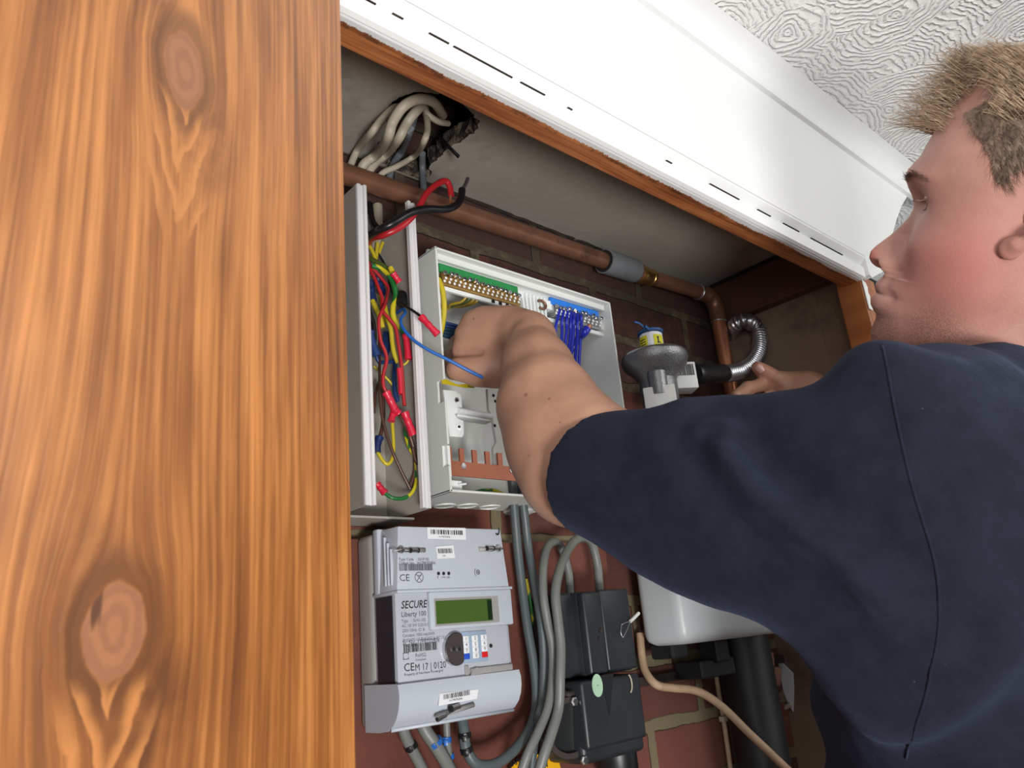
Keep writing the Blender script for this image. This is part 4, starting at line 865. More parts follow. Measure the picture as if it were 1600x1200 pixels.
# curved terminal cover
prof = [(.6045, zc+.0005), (.6003, zc), (.5985, zc-.006), (.5985, zc-.013), (.6005, zc-.021), (.6045, zc-.028), (.611, zc-.034), (.620, zc-.0375), (.632, zc-.039), (.655, zc-.039), (.655, zc+.0005)]
b2 = B(); prism(b2, [Vector((mX0-.0025, y, z)) for y, z in prof], (mX1-mX0+.006, 0, 0)); tcov = obj('terminal_cover', b2, M['met'], root, auto=38)
b2 = B(); tube(b2, [Vector((mX0-.002, .6135, zc-.0365)), Vector((mX1+.003, .6135, zc-.0365))], .0017, 8); obj('cover_lip', b2, M['met'], tcov, smooth=True)
P4 = [PY(x, y, .5984) for x, y in ((684.5, 1103), (744.5, 1092), (747, 1077), (687, 1084))]
b2 = B(); prism(b2, P4, (0, -.0005, 0)); st = obj('barcode_sticker', b2, M['sticker'], tcov)
xd = (P4[1]-P4[0]).normalized(); b2 = B(); barcode(b2, P4[0]+xd*.006+Z_*.0045-Vector((0, .0006, 0)), xd, Z_, .030, .0040, 24, .0001, 2); textbm(b2, 'H17P8702806', P4[0]+xd*.012+Z_*.0018-Vector((0, .0006, 0)), xd, Z_, .0026); obj('print', b2, M['ink'], st)
b2 = B(); a = PY(682, 1120, .6015); b_ = PY(740, 1101, .5995); tube(b2, [a, b_], .0022, 12); obj('screw_slot', b2, M['met_dk'], tcov, smooth=True)
b2 = B(); a = PY(683, 1124, .597); b_ = PY(697, 1117, .596); tube(b2, [a, b_], .0024, 12, rad=[.0026, .0020]); c = PY(712, 1106, .5965); tube(b2, [PY(704, 1108, .5965), PY(718, 1103, .5965)], .0024, 12); tube(b2, catmull([b_, PY(704, 1113, .596), PY(710, 1110, .596), c], 5), .0008, 6)
obj('lead_seal', b2, M['steel'], tcov, smooth=True, auto=40)
b2 = B(); tube(b2, [PY(703, 1108, .5962), PY(706, 1107, .5962)], .0028, 10); tube(b2, [PY(682, 1124.5, .597), PY(683.5, 1123.8, .597)], .0018, 10); obj('seal_hole', b2, M['dark'], tcov)

# ---- meter tails and other cables
GT = 'grey cables around the meter'
def tie(o, pts, mat='black_w', rr=.0062):
    for (x, y, Y, dx, dy) in pts:
        p = PY(x, y, Y); d = (PY(x+dx, y+dy, Y)-p).normalized(); b2 = B()
        lathe(b2, [(rr*.7, -.0022), (rr, -.0022), (rr, .0022), (rr*.7, .0022)], p, d, 16); c = p+Vector((-CF.x, -CF.y, -CF.z))*rr
        q = d.cross(CF).normalized(); obox(b2, c, d, q, CF, .0026, .0020, .0014, .0004)
        obj('cable_tie', b2, M[mat], o, auto=40)
o = wire('meter_tail', 'grey_cable', [(628, 1128, .63), (632, 1146, .632), (642, 1168, .635), (655, 1192, .638), (672, 1230, .64), (690, 1290, .645)], .0050, 'grey cable leaving the meter at the far left, with a black tie', 'cable', GT); tie(o, [(642, 1166, .635, 8, 16)])
o = wire('meter_tail', 'grey_cable', [(658, 1128, .63), (666, 1144, .628), (680, 1164, .626), (696, 1190, .628), (716, 1230, .635), (740, 1290, .645)], .0060, 'grey cable leaving the meter second from the left, with a blue tie', 'cable', GT); tie(o, [(680, 1160, .627, 10, 16)], 'bright_blue', .0072)
o = wire('meter_tail', 'grey_cable', [(697, 1118, .63), (698, 1140, .63), (700, 1165, .632), (704, 1200, .638), (712, 1270, .645)], .0034, 'thin grey cable below the meter with two blue ties', 'cable', GT); tie(o, [(697.5, 1156, .631, 0, 10), (702, 1182, .636, 2, 10)], 'bright_blue', .0048)
o = wire('meter_tail', 'slate_cable', [(722.5, 1127, .628), (725, 1142, .625), (728, 1168, .622), (742, 1192, .62), (766, 1196, .62), (790, 1184, .622), (815, 1158, .628), (832, 1128, .632), (838, 1092, .636), (834, 1040, .64), (824, 980, .645), (816, 920, .65), (809, 860, .65), (804, 800, .645), (800, 750, .64)], .0052, 'slate grey cable sweeping from the meter up into the fuse box grommet', 'cable', GT, sub=9); tie(o, [(726, 1149, .624, 1, 10), (729, 1172, .621, 3, 10)])
o = wire('meter_tail', 'slate_cable', [(812, 750, .64), (819, 800, .645), (826, 860, .65), (837, 920, .634), (846, 975, .626), (850, 1030, .626), (848, 1090, .626), (842, 1120, .622), (834, 1160, .645), (828, 1230, .65)], .0050, 'slate grey cable falling from the fuse box, right of its twin', 'cable', GT, sub=8)
wire('earth_wire', 'gy', [(822, 905, .655), (828, 935, .653), (834, 975, .655), (838, 1010, .66)], .0020, 'green and yellow wire between the two slate cables', 'wire')
wire('earth_wire', 'gy', [(852, 1135, .655), (854, 1160, .652), (850, 1180, .65), (842, 1220, .65)], .0032, 'green and yellow earth wire beside the yellow tag', 'wire')
o = wire('meter_tail', 'grey_cable', [(891, 928, .645), (890, 912, .645), (888, 892, .645), (878, 858, .645), (866, 847, .642), (855, 856, .632), (849, 885, .620), (849, 930, .613), (856, 975, .612), (863, 1012, .611), (863, 1060, .611), (856, 1105, .61), (840, 1145, .61), (824, 1180, .612), (808, 1225, .62)], .0048, 'grey cable arching over to the black cutout, the left one of the pair', 'cable', GT, sub=8)
o = wire('meter_tail', 'grey_cable', [(937, 926, .635), (936, 908, .635), (933, 880, .635), (924, 848, .632), (908, 840, .628), (892, 852, .622), (876, 885, .608), (868, 925, .600), (872, 970, .598), (876, 1010, .597), (875, 1060, .596), (873, 1105, .60), (862, 1145, .60), (850, 1180, .602), (836, 1225, .61)], .0052, 'grey cable arching over to the black cutout, the right one of the pair', 'cable', GT, sub=8)

# ---- yellow earth tag
M['tag_y'] = pbr('yellow_tag', (238, 178, 12), rough=.4, var=.03)
b2 = B(); tg = [PY(x, y, .657) for x, y in ((796, 1203), (806, 1192), (818, 1184), (838, 1179), (856, 1178), (872, 1184), (876, 1200), (877, 1235), (800, 1238))]
prism(b2, tg, (0, .0012, 0)); tgo = obj('earth_tag', b2, M['tag_y']); tag(tgo, 'yellow safety tag clipped on the earth wire at the bottom of the photo', 'tag')
b2 = B(); textbm(b2, 'SAFETY', PY(797, 1199, .6565), (1, 0, .12), Z_, .0075, .0001, .02); textbm(b2, 'ELEC', PY(833, 1197, .6565), (1, 0, -.1), Z_, .0075, .0001, .02); textbm(b2, 'CONNECTION', PY(800, 1212, .6565), (1, 0, 0), Z_, .0075, .0001, .02); obj('lettering', b2, M['ink'], tgo)

# ---- black service cutout
root = empty('service_cutout', PY(950, 1180, .63), 'black supply cutout in two stacked boxes with a wire seal, right of the looping cables', 'service fuse')
cux = root
def bxp(name, x0, y0, x1, y1, Ya, Yb, bev=.003, mat='black_pl', par=None):
    p = PY(x0, y0, Ya); q = PY(x1, y1, Ya); b3 = B(); box(b3, p.x, q.x, Ya, Yb, q.z, p.z, bev, 3); return obj(name, b3, M[mat], par or root, auto=35)
zA = PY(945, 922, .60).z; zB = PY(960, 1052, .60).z; zC_ = PY(960, 1180, .60).z
xA, xB, xC_, xD = PY(868, 985, .62).x, PY(917, 985, .60).x, PY(946, 985, .60).x, PY(992, 985, .60).x
b3 = B(); box(b3, xA, xB+.004, .618, YB-.014, zB, zA, .004, 3); box(b3, xB, xD, .608, YB-.014, zB, zA, .004, 3); up_ = obj('upper_box', b3, M['black_pl'], root, auto=35)
b3 = B(); box(b3, xB, xC_-.001, .600, .612, zB+.001, zA-.001, .0035, 3); obj('centre_ridge', b3, M['black_pl'], up_, auto=35)
b3 = B(); box(b3, xC_+.001, xD, .602, .612, zB+.002, zA+.001, .003, 3); obj('cover_lid', b3, M['black_pl'], up_, auto=35)
b3 = B(); lathe(b3, [(.001, 0), (.0026, 0), (.0024, .001)], PY(939, 985, .5995), (0, -1, 0), 16); lathe(b3, [(.001, 0), (.0018, 0), (.0016, .001)], PY(937, 997, .5995), (0, -1, 0), 12); obj('lid_screw', b3, M['ironbar'], up_)
b3 = B(); box(b3, PY(907, 1060, .597).x, PY(1000, 1060, .597).x, .5965, YB-.02, zC_+.01, zB-.003, .004, 3)
xq = PY(1008, 1120, .6).x; box(b3, PY(912, 1110, .597).x, xq, .604, YB-.02, zC_-.004, zB-.035, .006, 3)
lo = obj('lower_box', b3, M['black_pl'], root, auto=35)
b3 = B(); a = PY(948, 1054, .5955); b_ = PY(952, 1118, .5955)
prism(b3, [a+X_*(-.009), a+X_*.011, b_+X_*.001], (0, .0012, 0)); obj('fuse_grip', b3, M['black_rub'], lo)
M['mint'] = pbr('pale_green_disc', (172, 204, 176), rough=.5, var=.03)
b3 = B(); c = PY(933, 1071, .5962); rr = PY(941, 1071, .5962).x-c.x
pts = [c+X_*(rr*math.cos(t))+Z_*(rr*1.45*math.sin(t)) for t in (2*PI*i/30 for i in range(30))]; prism(b3, pts, (0, -.0008, 0)); dsc = obj('label_disc', b3, M['mint'], lo)
b3 = B(); lathe(b3, [(.0006, 0), (.0006, .0004)], c-Vector((0, .0006, 0)), (0, -1, 0), 10); obj('pin_hole', b3, M['dark'], dsc)
b3 = B(); c = PY(982, 1068, .5955); tube(b3, [c+X_*(.0055*math.cos(t))+Z_*(.0095*math.sin(t)) for t in np.linspace(1.2, -1.3, 12)], .0009, 8); obj('pale_arc', b3, M['old_cable'], lo, smooth=True)
b3 = B()
s0_ = PY(971, 976, .598); s1_ = PY(985, 971, .594); s2_ = PY(973, 997, .598)
tube(b3, catmull([s0_, s0_.lerp(s1_, .5)+Z_*.0005, s1_], 4), .0005, 6); tube(b3, catmull([s2_, s2_.lerp(s1_, .5)+X_*.001, s1_], 4), .0005, 6); tube(b3, catmull([s0_, PY(970, 988, .598), s2_], 4), .0005, 6); obj('seal_wire', b3, M['steel'], up_, smooth=True)
b3 = B(); tube(b3, [s1_, PY(998, 958, .594)], .0020, 10); obj('lead_seal', b3, M['shell'], up_, smooth=True, auto=40)
b3 = B(); c = PY(884, 1135, .62); lathe(b3, [(.012, .004), (.0255, .004), (.0275, 0), (.0275, -.03), (.02, -.03)], c, (-.25, -1, -.1), 36); rg = obj('cable_gland', b3, M['black_rub'], root, smooth=True, auto=40)
b3 = B(); lathe(b3, [(.0240, .0095), (.0295, .0095), (.0295, .003), (.0240, .003), (.0240, .0095)], c, (-.25, -1, -.1), 40, cap=False); ys = (Vector((-.25, -1, -.1))).normalized()
ringo = obj('gland_ring', b3, M['ironbar'], rg, auto=40)
for x, y in ((896, 1096), (912, 1188)):
    b3 = B(); lathe(b3, [(.002, 0), (.0046, 0), (.0046, .003), (.003, .004)], PY(x, y, .606), (-.2, -1, 0), 6); obj('ring_bolt', b3, M['steel'], rg)
b3 = B(); tube(b3, catmull([PY(870, 1075, .63), PY(878, 1082, .62), PY(888, 1086, .612), PY(896, 1082, .612)], 5), .004, 10); obj('bolt_stem', b3, M['ironbar'], rg, smooth=True)
b3 = B(); a = PY(965, 1190, .63); lathe(b3, [(.022, 0), (.022, -.02), (.017, -.03), (.017, -.35)], a+Z_*.012, (0, 0, 1), 28); obj('supply_cable', b3, M['black_rub'], root, smooth=True, auto=40)

# ---- white gas meter
M['gas_w'] = pbr('white_gas_meter_paint', (196, 202, 206), rough=.35, var=.02, scale=8)
root = empty('gas_meter', (.84, YB-.05, 1.48), 'white box-shaped gas meter half hidden under the raised arm', 'gas meter')
gx = .780; gyf = .582
b3 = B(); zg = PY(1067, 1008, gyf).z; box(b3, gx, 1.02, gyf, .652, zg, zg+.24, .016, 5); gm = obj('case', b3, M['gas_w'], root, smooth=True, auto=50)
b3 = B(); box(b3, gx-.001, 1.021, gyf-.002+.035, YB-.04, zg+.105, zg+.111, .002); obj('case_seam', b3, M['gas_w'], root)
b3 = B(); box(b3, .80, .832, .62, .655, zg-.016, zg+.002, .003); 
obj('meter_foot', b3, M['black_iron'], root)
# ---- black iron pipework and its bar
root = empty('iron_pipe', PY(1180, 1150, .62), 'thick black upright pipe with a flange below the gas meter', 'pipe')
pa = PY(1157, 1000, .63); pb = Vector((pa.x+.004, .63, .6))
cxa = PY(1180, 1110, .63).x
b3 = B(); cyl(b3, (cxa, .632, zg+.004), (cxa, .632, .5), (PY(1204, 1110, .63).x-PY(1157, 1110, .63).x)/2, 30); obj('upright', b3, M['black_iron'], root, smooth=True, auto=40)
zfl = PY(1180, 1058, .63).z; b3 = B(); lathe(b3, [(.02, -.011), (.0325, -.011), (.034, -.007), (.034, .007), (.0325, .011), (.02, .011)], (cxa, .632, zfl), (0, 0, 1), 30); obj('flange', b3, M['ironbar'], root, smooth=True, auto=40)
root = empty('meter_bracket', PY(1110, 1060, .64), 'grimy flat iron bracket crossing the bricks below the gas meter', 'bracket')
b3 = B(); a = PY(1025, 1063, .655); b_ = PY(1240, 1045, .655); box(b3, a.x-.03, b_.x, .667, .675, a.z-.006, a.z+.0055, .001); obj('bar', b3, M['ironbar'], root)
b3 = B(); p = PY(1087, 1018, .63); q = PY(1150, 1052, .63); box(b3, p.x, cxa-.036, .625, .667, q.z, p.z-.012, .002); box(b3, PY(1112, 1012, .625).x, PY(1132, 1012, .625).x, .618, .645, p.z-.016, zg-.0005, .002); obj('union_block', b3, M['black_iron'], root)
b3 = B(); c = PY(1206, 1055, .635); lathe(b3, [(.006, -.012), (.0115, -.012), (.0125, -.008), (.0125, .008), (.0115, .012), (.006, .012)], c, (.1, -.2, 1), 20); cyl(b3, c+Z_*.012, c+Z_*.03+X_*.004, .006, 14); M['rust'] = pbr('rusty_fitting', (104, 74, 58), rough=.8, var=.3, scale=60); obj('rusty_fitting', b3, M['rust'], root, auto=40)
# ---- beige cable, thin clipped pipe
wire('flex_cable', 'beige_cable', [(1000, 990, .668), (1003, 1025, .664), (1009, 1050, .655), (1026, 1070, .64), (1052, 1075, .635), (1082, 1078, .628), (1106, 1088, .62), (1135, 1110, .612), (1168, 1143, .60), (1205, 1178, .592), (1250, 1222, .585), (1300, 1280, .58)], .0050, 'dirty beige cable drooping from behind the cutout to the lower right', 'cable', None, sub=9)
o = wire('thin_conduit', 'beige_cable', [(1117, 1040, .672), (1122, 1075, .672), (1130, 1122, .672), (1136, 1162, .672), (1143, 1215, .672)], .0034, 'thin beige pipe clipped vertically to the bricks behind the flex', 'pipe', None)
b2 = B(); p = PY(1131, 1123, .668); obox(b2, p, X_, Vector((0, 1, 0)), Z_, .006, .004, .0035, .0008); lathe(b2, [(.0004, 0), (.0016, 0), (.0014, .0006)], p-Vector((.001, .0042, 0)), (0, -1, 0), 10, mi=0); obj('clip', b2, M['old_cable'], o)
# filler patches on the wall at lower right
b2 = B(); pts = [PX(x, y, XR-.0008) for x, y in ((1216, 1028), (1228, 1040), (1240, 1052), (1241, 1078), (1240, 1112), (1232, 1098), (1222, 1072), (1218, 1045))]
prism(b2, pts, (-.002, 0, 0)); o = obj('filler_patch', b2, M['sticker']); tag(o, 'pale filler patch on the bricks beside the rusty fitting', 'filler')
b2 = B(); P = catmull([PX(1215, 1110, XR-.006), PX(1226, 1106, XR-.006), PX(1236, 1100, XR-.003)], 4); tube(b2, P, .0035, 8); o = obj('pipe_clip', b2, M['old_cable'], smooth=True); tag(o, 'small off-white clip on the wall right of the black upright', 'clip')
# ================================================================== THE MAN
class Field:
    """distance field on a grid; shapes are blended in, then a skin is drawn round them"""
    def __init__(s, lo, hi, h):
        s.lo = np.array(lo, float); s.h = h; s.n = np.ceil((np.array(hi)-s.lo)/h).astype(int)+1
        s.d = np.full(s.n, .5, np.float32)
    def sub(s, lo, hi):
        a = np.clip(np.floor((np.array(lo)-s.lo)/s.h).astype(int), 0, s.n); b = np.clip(np.ceil((np.array(hi)-s.lo)/s.h).astype(int)+1, 0, s.n)
        if (b <= a).any(): return None
        ax = [s.lo[i]+np.arange(a[i], b[i])*s.h for i in range(3)]
        return tuple(slice(a[i], b[i]) for i in range(3)), np.meshgrid(*ax, indexing='ij')
    def blend(s, sl, d, k, cut=False):
        o = s.d[sl]
        if cut:
            s.d[sl] = np.maximum(o, -d); return
        h = np.clip(.5+.5*(o-d)/k, 0, 1); s.d[sl] = o*(1-h)+d*h-k*h*(1-h)
    def cone(s, p, q, r1, r2, k=.01, cut=False):
        p = np.array(p, float); q = np.array(q, float); m = max(r1, r2)+k*2+s.h*2
        g = s.sub(np.minimum(p, q)-m, np.maximum(p, q)+m)
        if g is None: return
        sl, (X, Y, Z) = g; v = q-p; L = v@v+1e-12
        t = np.clip(((X-p[0])*v[0]+(Y-p[1])*v[1]+(Z-p[2])*v[2])/L, 0, 1)
        d = np.sqrt((X-p[0]-t*v[0])**2+(Y-p[1]-t*v[1])**2+(Z-p[2]-t*v[2])**2)-(r1+(r2-r1)*t)
        s.blend(sl, d, k, cut)
    def chain(s, P, R, k=.01, cut=False):
        for i in range(len(P)-1): s.cone(P[i], P[i+1], R[i], R[i+1], k, cut)
    def ell(s, c, ax, r, k=.01, cut=False):
        c = np.array(c, float); A = np.array([np.array(a, float) for a in ax]); r = np.array(r, float); m = r.max()+k*2+s.h*2
        g = s.sub(c-m, c+m)
        if g is None: return
        sl, (X, Y, Z) = g; D = [X-c[0], Y-c[1], Z-c[2]]
        L = [D[0]*a[0]+D[1]*a[1]+D[2]*a[2] for a in A]
        k0 = np.sqrt(sum((L[i]/r[i])**2 for i in range(3)))+1e-9; k1 = np.sqrt(sum((L[i]/r[i]**2)**2 for i in range(3)))+1e-9
        s.blend(sl, k0*(k0-1)/k1, k, cut)
    def half(s, p, n):
        """keep what lies behind the plane (p, n)"""
        sl, (X, Y, Z) = s.sub(s.lo, s.lo+s.h*s.n); p = np.array(p); n = np.array(n)
        s.d = np.maximum(s.d, ((X-p[0])*n[0]+(Y-p[1])*n[1]+(Z-p[2])*n[2]).astype(np.float32))
    def skin(s):
        d = s.d; neg = d < 0; nx, ny, nz = d.shape
        C = [(i, j, k) for i in (0, 1) for j in (0, 1) for k in (0, 1)]
        cnt = sum(neg[i:nx-1+i, j:ny-1+j, k:nz-1+k].astype(np.int8) for i, j, k in C)
        cells = np.argwhere((cnt > 0) & (cnt < 8)); idx = -np.ones((nx-1, ny-1, nz-1), np.int64)
        idx[cells[:, 0], cells[:, 1], cells[:, 2]] = np.arange(len(cells))
        acc = np.zeros((len(cells), 3)); num = np.zeros(len(cells))
        for a in C:
            for ax in range(3):
                if a[ax]: continue
                b = list(a); b[ax] = 1
                da = d[cells[:, 0]+a[0], cells[:, 1]+a[1], cells[:, 2]+a[2]]; db = d[cells[:, 0]+b[0], cells[:, 1]+b[1], cells[:, 2]+b[2]]
                m = (da < 0) != (db < 0); t = np.where(m, da/np.where(m, da-db, 1), 0)
                P = np.tile(np.array(a, float), (len(cells), 1)); P[:, ax] = t
                acc += np.where(m[:, None], P, 0); num += m
        V = s.lo+s.h*(cells+acc/num[:, None]); F = []
        for ax in range(3):
            o1, o2 = [(1, 2), (2, 0), (0, 1)][ax]
            sl0 = [slice(1, n-1) for n in d.shape]; sl1 = list(sl0); sl0[ax] = slice(0, d.shape[ax]-1); sl1[ax] = slice(1, d.shape[ax])
            A_ = neg[tuple(sl0)]; B_ = neg[tuple(sl1)]; e = np.argwhere(A_ != B_); flip = A_[tuple(e.T)]
            base = e.copy(); base[:, o1] += 1; base[:, o2] += 1
            def at(da, db): q = base.copy(); q[:, o1] -= da; q[:, o2] -= db; return idx[q[:, 0], q[:, 1], q[:, 2]]
            q = np.stack([at(1, 1), at(0, 1), at(0, 0), at(1, 0)], 1)
            q[~flip] = q[~flip][:, ::-1]; F.append(q)
        F = np.concatenate(F); F = F[(F >= 0).all(1)]
        return V, F
def v3(v): return np.array([v[0], v[1], v[2]], float)
def vnormals(V, F):
    n = np.cross(V[F[:, 2]]-V[F[:, 0]], V[F[:, 3]]-V[F[:, 1]]); N = np.zeros_like(V)
    for i in range(4): np.add.at(N, F[:, i], n)
    return N/(np.linalg.norm(N, axis=1)[:, None]+1e-12)
def relax(V, F, it=2, a=.5):
    for _ in range(it):
        S = np.zeros_like(V); c = np.zeros(len(V))
        for i in range(4):
            np.add.at(S, F[:, i], V[F[:, (i+1) % 4]]+V[F[:, (i+3) % 4]]); np.add.at(c, F[:, i], 2)
        V = V*(1-a)+a*S/np.maximum(c, 1)[:, None]
    return V
def np_mesh(name, V, F, mat, loc, parent=None, smooth=True, mats=None):
    me = bpy.data.meshes.new(name); me.from_pydata((V-v3(loc)).tolist(), [], [[int(i) for i in f] for f in F]); me.update()
    o = bpy.data.objects.new(name, me); COL.objects.link(o); me.materials.append(mat)
    for m in (mats or []): me.materials.append(m)
    if parent is not None: o.parent = parent
    else: o.location = loc
    if smooth: me.polygons.foreach_set('use_smooth', [True]*len(me.polygons))
    return o
def ss_(x, a, b): t = np.clip((x-a)/(b-a), 0, 1); return t*t*(3-2*t)

# ---- head axes: the face is seen in profile, turned a little away, tipped back
HP = PD(1480, 330, .675)
hd_ = (HP-CO).normalized(); e_up = (CU-hd_*CU.dot(hd_)).normalized(); e_lf = hd_.cross(e_up)
if e_lf.dot(CR) > 0: e_lf = -e_lf
ta = math.radians(7); f0 = e_lf*math.cos(ta)+hd_*math.sin(ta); nL = -hd_*math.cos(ta)+e_lf*math.sin(ta)   # nL: his left, towards us
tb = math.radians(13); hu = e_up*math.cos(tb)-f0*math.sin(tb); hf = f0*math.cos(tb)+e_up*math.sin(tb)
def plane_fu(x, y, s=0.):
    d = ray(x, y); p0 = HP+nL*s; t = nL.dot(p0-CO)/nL.dot(d); p = CO+d*t-HP; return p.dot(hf), p.dot(hu)
prof_px = [(1440, 245), (1430, 255), (1421, 267), (1418, 280), (1420, 293), (1425, 305), (1428, 316), (1427, 327), (1421, 338), (1413, 347), (1404, 356), (1392, 367), (1380, 376), (1369, 384), (1361, 392), (1358, 402), (1360, 410), (1366, 416), (1378, 420.5), (1384, 424), (1380, 431), (1373, 437), (1368.5, 443), (1369, 450), (1373, 455.5), (1366, 460), (1361.5, 466), (1361, 474), (1366, 483), (1370, 489), (1369, 497), (1364, 508), (1361, 518), (1363, 530), (1372, 541), (1385, 549)]
fore_px = [(1560, 96), (1543, 112), (1517, 138), (1500, 155), (1482, 177), (1469, 194), (1458, 212), (1448, 229)]
PR = [plane_fu(x, y) for x, y in fore_px+prof_px]
PR = sorted(((u, f) for f, u in PR))
pu = np.array([p[0] for p in PR]); pf = np.array([p[1] for p in PR])
u_chin = plane_fu(1365, 525)[1]; u_nas = plane_fu(1427, 320)[1]; u_nosebase = plane_fu(1384, 424)[1]; u_mouth = plane_fu(1373, 455)[1]; u_tip = plane_fu(1358, 402)[1]
f_nas = plane_fu(1427, 320)[0]; f_ch = plane_fu(1363, 520)[0]
# vertex of the skull, back of the head and neck come from ordinary proportions
u_top = u_nas+.115; u_bot = u_chin-.115
NU, NT = 400, 320
U = np.linspace(u_bot, u_top, NU)
f_glab = plane_fu(1418, 280)[0]
front = np.interp(U, pu, pf)
ext = U > pu[-1]
front[ext] = 0
sk_c = f_glab-.098                       # centre of the skull, front to back
# forehead continues as an ellipse to the crown
uf = pu[-1]; ff = pf[-1]
tt = np.clip((U-uf)/(u_top-uf), 0, 1); front = np.where(U > uf, sk_c+(ff-sk_c)*np.sqrt(np.clip(1-tt**2.1, 0, 1)), front)
below = U < pu[0]
tt = ss_(U, u_chin-.055, pu[0]+.002); nk_f = f_glab-.085
front = np.where(below, (nk_f+(u_chin-U)*.10)*(1-tt)+pf[0]*tt, front)
front = np.convolve(np.pad(front, 1, 'edge'), [.2, .6, .2], 'valid')
# base front without nose and lips
bu = [u_bot, u_chin-.06, u_chin-.02, u_chin+.005, u_mouth-.012, u_mouth, u_nosebase, u_tip, (u_tip+u_nas)/2, u_nas, u_nas+.028, u_nas+.06]
bf = [None, None, None]+[f_ch-.004, f_ch-.009, f_ch-.010, plane_fu(1384, 424)[0]-.004, f_nas-.006, f_nas-.005, f_nas-.003, f_glab-.001, 0]
base = front.copy()
mu = np.array(bu[3:11]); mf = np.array(bf[3:11], float)
reg = (U > mu[0]) & (U < mu[-1]); base[reg] = np.minimum(np.interp(U[reg], [mu[0], u_mouth, u_nosebase, u_nas, mu[-1]], [f_ch-.004, f_ch-.0085, f_ch*.5+f_nas*.5-.0085, f_nas-.006, mf[-1]]), front[reg]+.0005)
base = np.convolve(np.pad(base, 20, 'edge'), np.ones(41)/41, 'valid')
back = np.interp(U, [u_bot, u_chin-.02, u_nosebase, u_nas, u_nas+.05, u_top-.03, u_top-.008, u_top], [f_glab-.155, f_glab-.178, f_glab-.18, f_glab-.197, f_glab-.200, f_glab-.172, f_glab-.135, sk_c-.003])
half = np.interp(U, [u_bot, u_chin-.04, u_chin-.005, u_chin+.02, u_mouth, u_nosebase, u_tip+.02, u_nas, u_nas+.045, u_top-.035, u_top-.012, u_top-.003, u_top], [.050, .058, .056, .057, .061, .066, .070, .071, .073, .062, .040, .020, .002])
for arr in (back, half):
    arr[:] = np.convolve(np.pad(arr, 7, 'edge'), np.ones(15)/15, 'valid')
half[-1] = .001
TH = np.linspace(0, 2*PI, NT, endpoint=False); TH = np.where(TH <= PI, PI*(TH/PI)**1.4, 2*PI-PI*(np.clip(2*PI-TH, 0, None)/PI)**1.4)
ct, st = np.cos(TH), np.sin(TH)
Ug, Tg = np.meshgrid(U, TH, indexing='ij'); CT, ST = np.cos(Tg), np.sin(Tg)
cen = (base+back)/2; cen = np.minimum(cen, base-.03*(U < u_top-.03))
cen[U > u_top-.02] = ((base+back)/2)[U > u_top-.02]
facew = ss_(U, u_chin-.01, u_chin+.02)*(1-ss_(U, u_nas+.02, u_nas+.06))
ex = 1-.16*facew                         # squarer cheeks
Fg = np.where(CT > 0, cen[:, None]+(base-cen)[:, None]*np.abs(CT)**(ex[:, None]*.95), cen[:, None]+(back-cen)[:, None]*np.abs(CT))
Sg = half[:, None]*np.sign(ST)*np.abs(ST)**(.92)
# jaw narrows towards the chin
jaw = (1-ss_(U, u_chin-.005, u_mouth+.055))*ss_(U, u_chin-.03, u_chin)
frontness = np.clip(CT, 0, 1)
Sg = Sg*(1-.26*jaw[:, None]*ss_(frontness, .05, .8))
s_ = Sg
prot = (front-base)[:, None]
isn = (U > u_nosebase-.002) & (U < u_nas+.018)
wn = np.interp(U, [u_nosebase-.004, u_nosebase+.004, u_tip+.004, u_tip+.016, (u_tip+u_nas)/2, u_nas, u_nas+.03], [.026, .0150, .0135, .0105, .0090, .0110, .030])[:, None]
wl_ = np.interp(U, [u_chin-.01, u_chin+.01, u_mouth-.012, u_mouth+.008, u_nosebase-.003], [.024, .022, .028, .028, .026])[:, None]
wid = np.where(isn[:, None], wn, wl_)
Fg = Fg+np.where(CT > 0, prot*np.exp(-(np.abs(s_)/wid)**2.6), 0)
def bump(du, ds, su, ss2, amp, along='f'):
    """soft bump or hollow on both halves of the face, centred du above the nasion and ds to the side"""
    return amp*np.exp(-((Ug-(u_nas+du))/su)**2-((np.abs(s_)-ds)/ss2)**2)*(CT > 0)
un = u_nas
Fg += bump(.003, .028, .0110, .0115, -.0068)                 # eye sockets
Fg += bump(.0245, .030, .0085, .021, .0035)                   # brow ridge
Fg += bump(-.034, .042, .017, .020, .0045)                   # cheekbones
Fg += bump(u_tip-un-.004, .0150, .0075, .0055, .0105)        # wings of the nose
Fg += bump(u_nosebase-un+.0040, .0080, .0042, .0046, -.0200) # nostrils
Fg += bump(u_nosebase-un-.004, .0205, .012, .0045, -.0022)   # fold beside the nose
Fg += bump(u_mouth-un, .026, .006, .005, -.0030)             # corner of the mouth
side = np.exp(-((Ug-(un-.035))/.03)**2-((Fg-(f_glab-.062))/.03)**2)
Sg = Sg+np.sign(ST)*side*.003
temple = np.exp(-((Ug-(un+.02))/.025)**2-((Fg-(f_glab-.035))/.025)**2); Sg = Sg-np.sign(ST)*temple*.004
sterno = np.exp(-((Ug-(u_chin-.03))/.03)**2-((Fg-(f_glab-.11))/.018)**2); Sg = Sg+np.sign(ST)*sterno*.004
HO = v3(HP); hfn, hun, hnn = v3(hf), v3(hu), v3(nL)
Vh = HO+Fg[..., None]*hfn+Ug[..., None]*hun+Sg[..., None]*hnn
Vh = Vh.reshape(-1, 3)
ii, jj = np.meshgrid(np.arange(NU-1), np.arange(NT), indexing='ij'); j2 = (jj+1) % NT
Fh = np.stack([ii*NT+jj, ii*NT+j2, (ii+1)*NT+j2, (ii+1)*NT+jj], -1).reshape(-1, 4)
